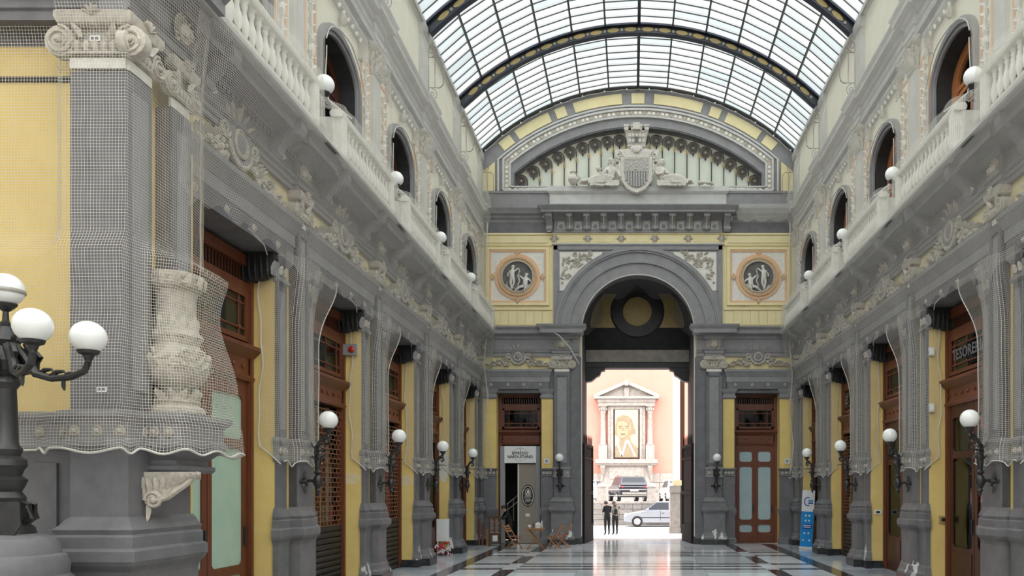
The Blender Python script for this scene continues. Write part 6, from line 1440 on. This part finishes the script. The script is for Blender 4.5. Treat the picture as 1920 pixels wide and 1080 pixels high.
# cars
def car(name, prof, green, w, L, wheels, paint, label, loc, rz, r=.31):
    o = empty(name, label, 'car', loc, rz); b = MB(); n = len(prof); vs = []; fs = []
    cz = .6
    for y, ins in ((-w,.07),(-w+.07,.0),(w-.07,.0),(w,.07)):
        for x, z in prof: vs.append((x-(ins if x > 0 else -ins), y, z+(ins*.5 if z < cz else -ins*.5)))
    for k in range(3):
        for i in range(n): fs.append((k*n+i, k*n+(i+1)%n, (k+1)*n+(i+1)%n, (k+1)*n+i))
    fs += [tuple(range(n-1,-1,-1)), tuple(range(3*n,4*n))]; b.add(vs, fs, paint)
    m = len(green); vs = []
    for y, f in ((-1,0),(1,0)):
        for x, z in green: q = (z-green[0][1])/(max(g[1] for g in green)-green[0][1]); vs.append((x, y*(w-.05-.17*q), z))
    b.add(vs, [(i,(i+1)%m,m+(i+1)%m,m+i) for i in range(m)]+[tuple(range(m-1,-1,-1)), tuple(range(m,2*m))], paint); ob('body', b.mesh('body', ang=30), o)
    z0 = green[0][1]; zt_ = max(g[1] for g in green); gx = [g[0] for g in green]
    def lerp(x, z): return x
    def side(x0b,x1b,x0t,x1t):
        for s in (-1,1):
            b = MB(); yb, yt = s*(w-.05-.17*.08+.006), s*(w-.05-.17*.85+.006); A = z0+(zt_-z0)*.08; B = z0+(zt_-z0)*.85
            b.add([(x0b,yb,A),(x1b,yb,A),(x1t,yt,B),(x0t,yt,B),(x0b,yb-s*.02,A),(x1b,yb-s*.02,A),(x1t,yt-s*.02,B),(x0t,yt-s*.02,B)], [(0,1,2,3),(4,5,6,7),(0,1,5,4),(1,2,6,5),(2,3,7,6),(3,0,4,7)], 'car_glass'); ob('side_window', b.mesh('window', False), o)
    g = green; fx0, fx1, rx1, rx0 = g[-1][0] if 0 else g[0][0], g[1][0], g[-2][0], g[-1][0]
    mid = (fx1+rx1)/2; side(fx0+(fx1-fx0)*.25, mid-.05, fx0+(fx1-fx0)*.95+.04, mid-.05); side(mid+.05, rx0+(rx1-rx0)*.3, mid+.05, rx0+(rx1-rx0)*.95-.04)
    for (a, c, z1, nm) in ((fx0,fx1,g[1][1],'windscreen'),(rx0,rx1,g[-2][1],'rear_window')):
        b = MB(); P_ = lambda f: (a+(c-a)*f, z0+(z1-z0)*f); d_ = -.012 if c > a else .012
        (xa,za),(xb,zb) = P_(.1), P_(.92); wa, wb = w-.16, w-.27
        b.add([(xa+d_,-wa,za),(xa+d_,wa,za),(xb+d_,wb,zb),(xb+d_,-wb,zb),(xa-d_,-wa,za),(xa-d_,wa,za),(xb-d_,wb,zb),(xb-d_,-wb,zb)], [(0,1,2,3),(7,6,5,4),(0,1,5,4),(1,2,6,5),(2,3,7,6),(3,0,4,7)], 'car_glass'); ob(nm, b.mesh(nm, False), o)
    for x in wheels:
        for s in (-1,1):
            b = MB(); b.lathe([(r*.6,-.1),(r*.97,-.1),(r,-.05),(r,.05),(r*.97,.1),(r*.6,.1)], (0,0,0), 'tyre', 20, 'y'); wh = ob('wheel', b.mesh('wheel'), o, (x, s*(w-.07), r))
            b = MB(); b.lathe([(r*.62,-.105),(r*.62,.105),(r*.5,.11)], (0,0,0), 'rim', 14, 'y')
            for q in range(5): a = q*2*pi/5; b.tube([(.03*cos(a),.115*s,.03*sin(a)),(r*.58*cos(a),.11*s,r*.58*sin(a))], .025, 'rim', 4)
            ob('rim', b.mesh('rim'), wh)
    return o
sedan = [(-2.1,.3),(-2.1,.6),(-1.95,.74),(-1.3,.86),(-.95,.92),(1.5,.95),(2.05,.9),(2.12,.6),(2.1,.3),(1.7,.22),(-1.8,.22)]
sg2 = [(-1.0,.92),(-.25,1.38),(.3,1.45),(1.2,1.40),(1.75,.95)]
c1 = car('car', sedan, sg2, .85, 4.2, (-1.35,1.3), 'car_silver', 'silver car passing in the street, seen from its side', (1.42,44.4,0), 0)
for s in (-1,1): b = MB(); b.ball((-1.98,s*.62,.66), (.12,.16,.07), 'white', 8, 5); ob('headlight', b.mesh('headlight'), c1)
b = MB()
for s in (-1,1): b.box(-1.3,1.7,s*.85-.006,s*.85+.006,.5,.54,'black'); b.box(-.05,-.03,s*.85-.004,s*.85+.004,.35,.9,'black'); b.box(.05,.17,s*.86-.01,s*.86+.01,.76,.79,'black'); b.ball((-.75,s*.93,.98), (.07,.09,.06), 'car_silver', 8, 5)
ob('body_trim', b.mesh('trim'), c1, kind='stuff')
suv = [(-2.1,.45),(-2.12,.8),(-1.95,1.0),(-1.1,1.08),(1.9,1.12),(2.08,1.0),(2.12,.5),(2.0,.35),(-1.9,.35)]
sg3 = [(-1.15,1.06),(-.55,1.62),(.2,1.70),(1.75,1.62),(2.0,1.1)]
c2 = car('car', suv, sg3, .92, 4.2, (-1.35,1.35), 'car_dark', 'dark parked car with its tail to the arch, on the upper road', (-.5,49.4,1.28), -pi/2+.2, .36)
for s in (-1,1): b = MB(); b.ball((2.0,s*.72,.98), (.1,.18,.08), 'red_lamp', 8, 5); ob('tail_light', b.mesh('tail_light'), c2)
b = MB(); b.box(2.1,2.14,-.75,.75,.52,.66,'iron_grey'); b.box(2.11,2.135,-.26,.26,.72,.84,'white'); b.box(2.0,2.16,-.86,.86,.36,.5,'black'); ob('bumper', b.mesh('bumper', False), c2)
b = MB()
for s in (-1,1): b.tube([(-.5,s*.62,1.7),(.2,s*.62,1.78),(1.6,s*.62,1.7)], .02, 'iron_grey', 5)
ob('roof_rail', b.mesh('roof_rail'), c2)
c3 = car('car', sedan, sg2, .85, 4.2, (-1.35,1.3), 'car_white', 'pale car parked on the upper road, left of the dark car', (-3.0,49.6,1.28), -pi/2-.1)
c4 = car('car', sedan, sg2, .85, 4.2, (-1.35,1.3), 'car_white', 'white car at the right edge of the street exit, on the upper road', (2.6,49.8,1.28), -pi/2+.1)
for o in list(bpy.data.objects):
    if o.type == 'MESH' and o.data and len(o.data.vertices) == 0: bpy.data.objects.remove(o)
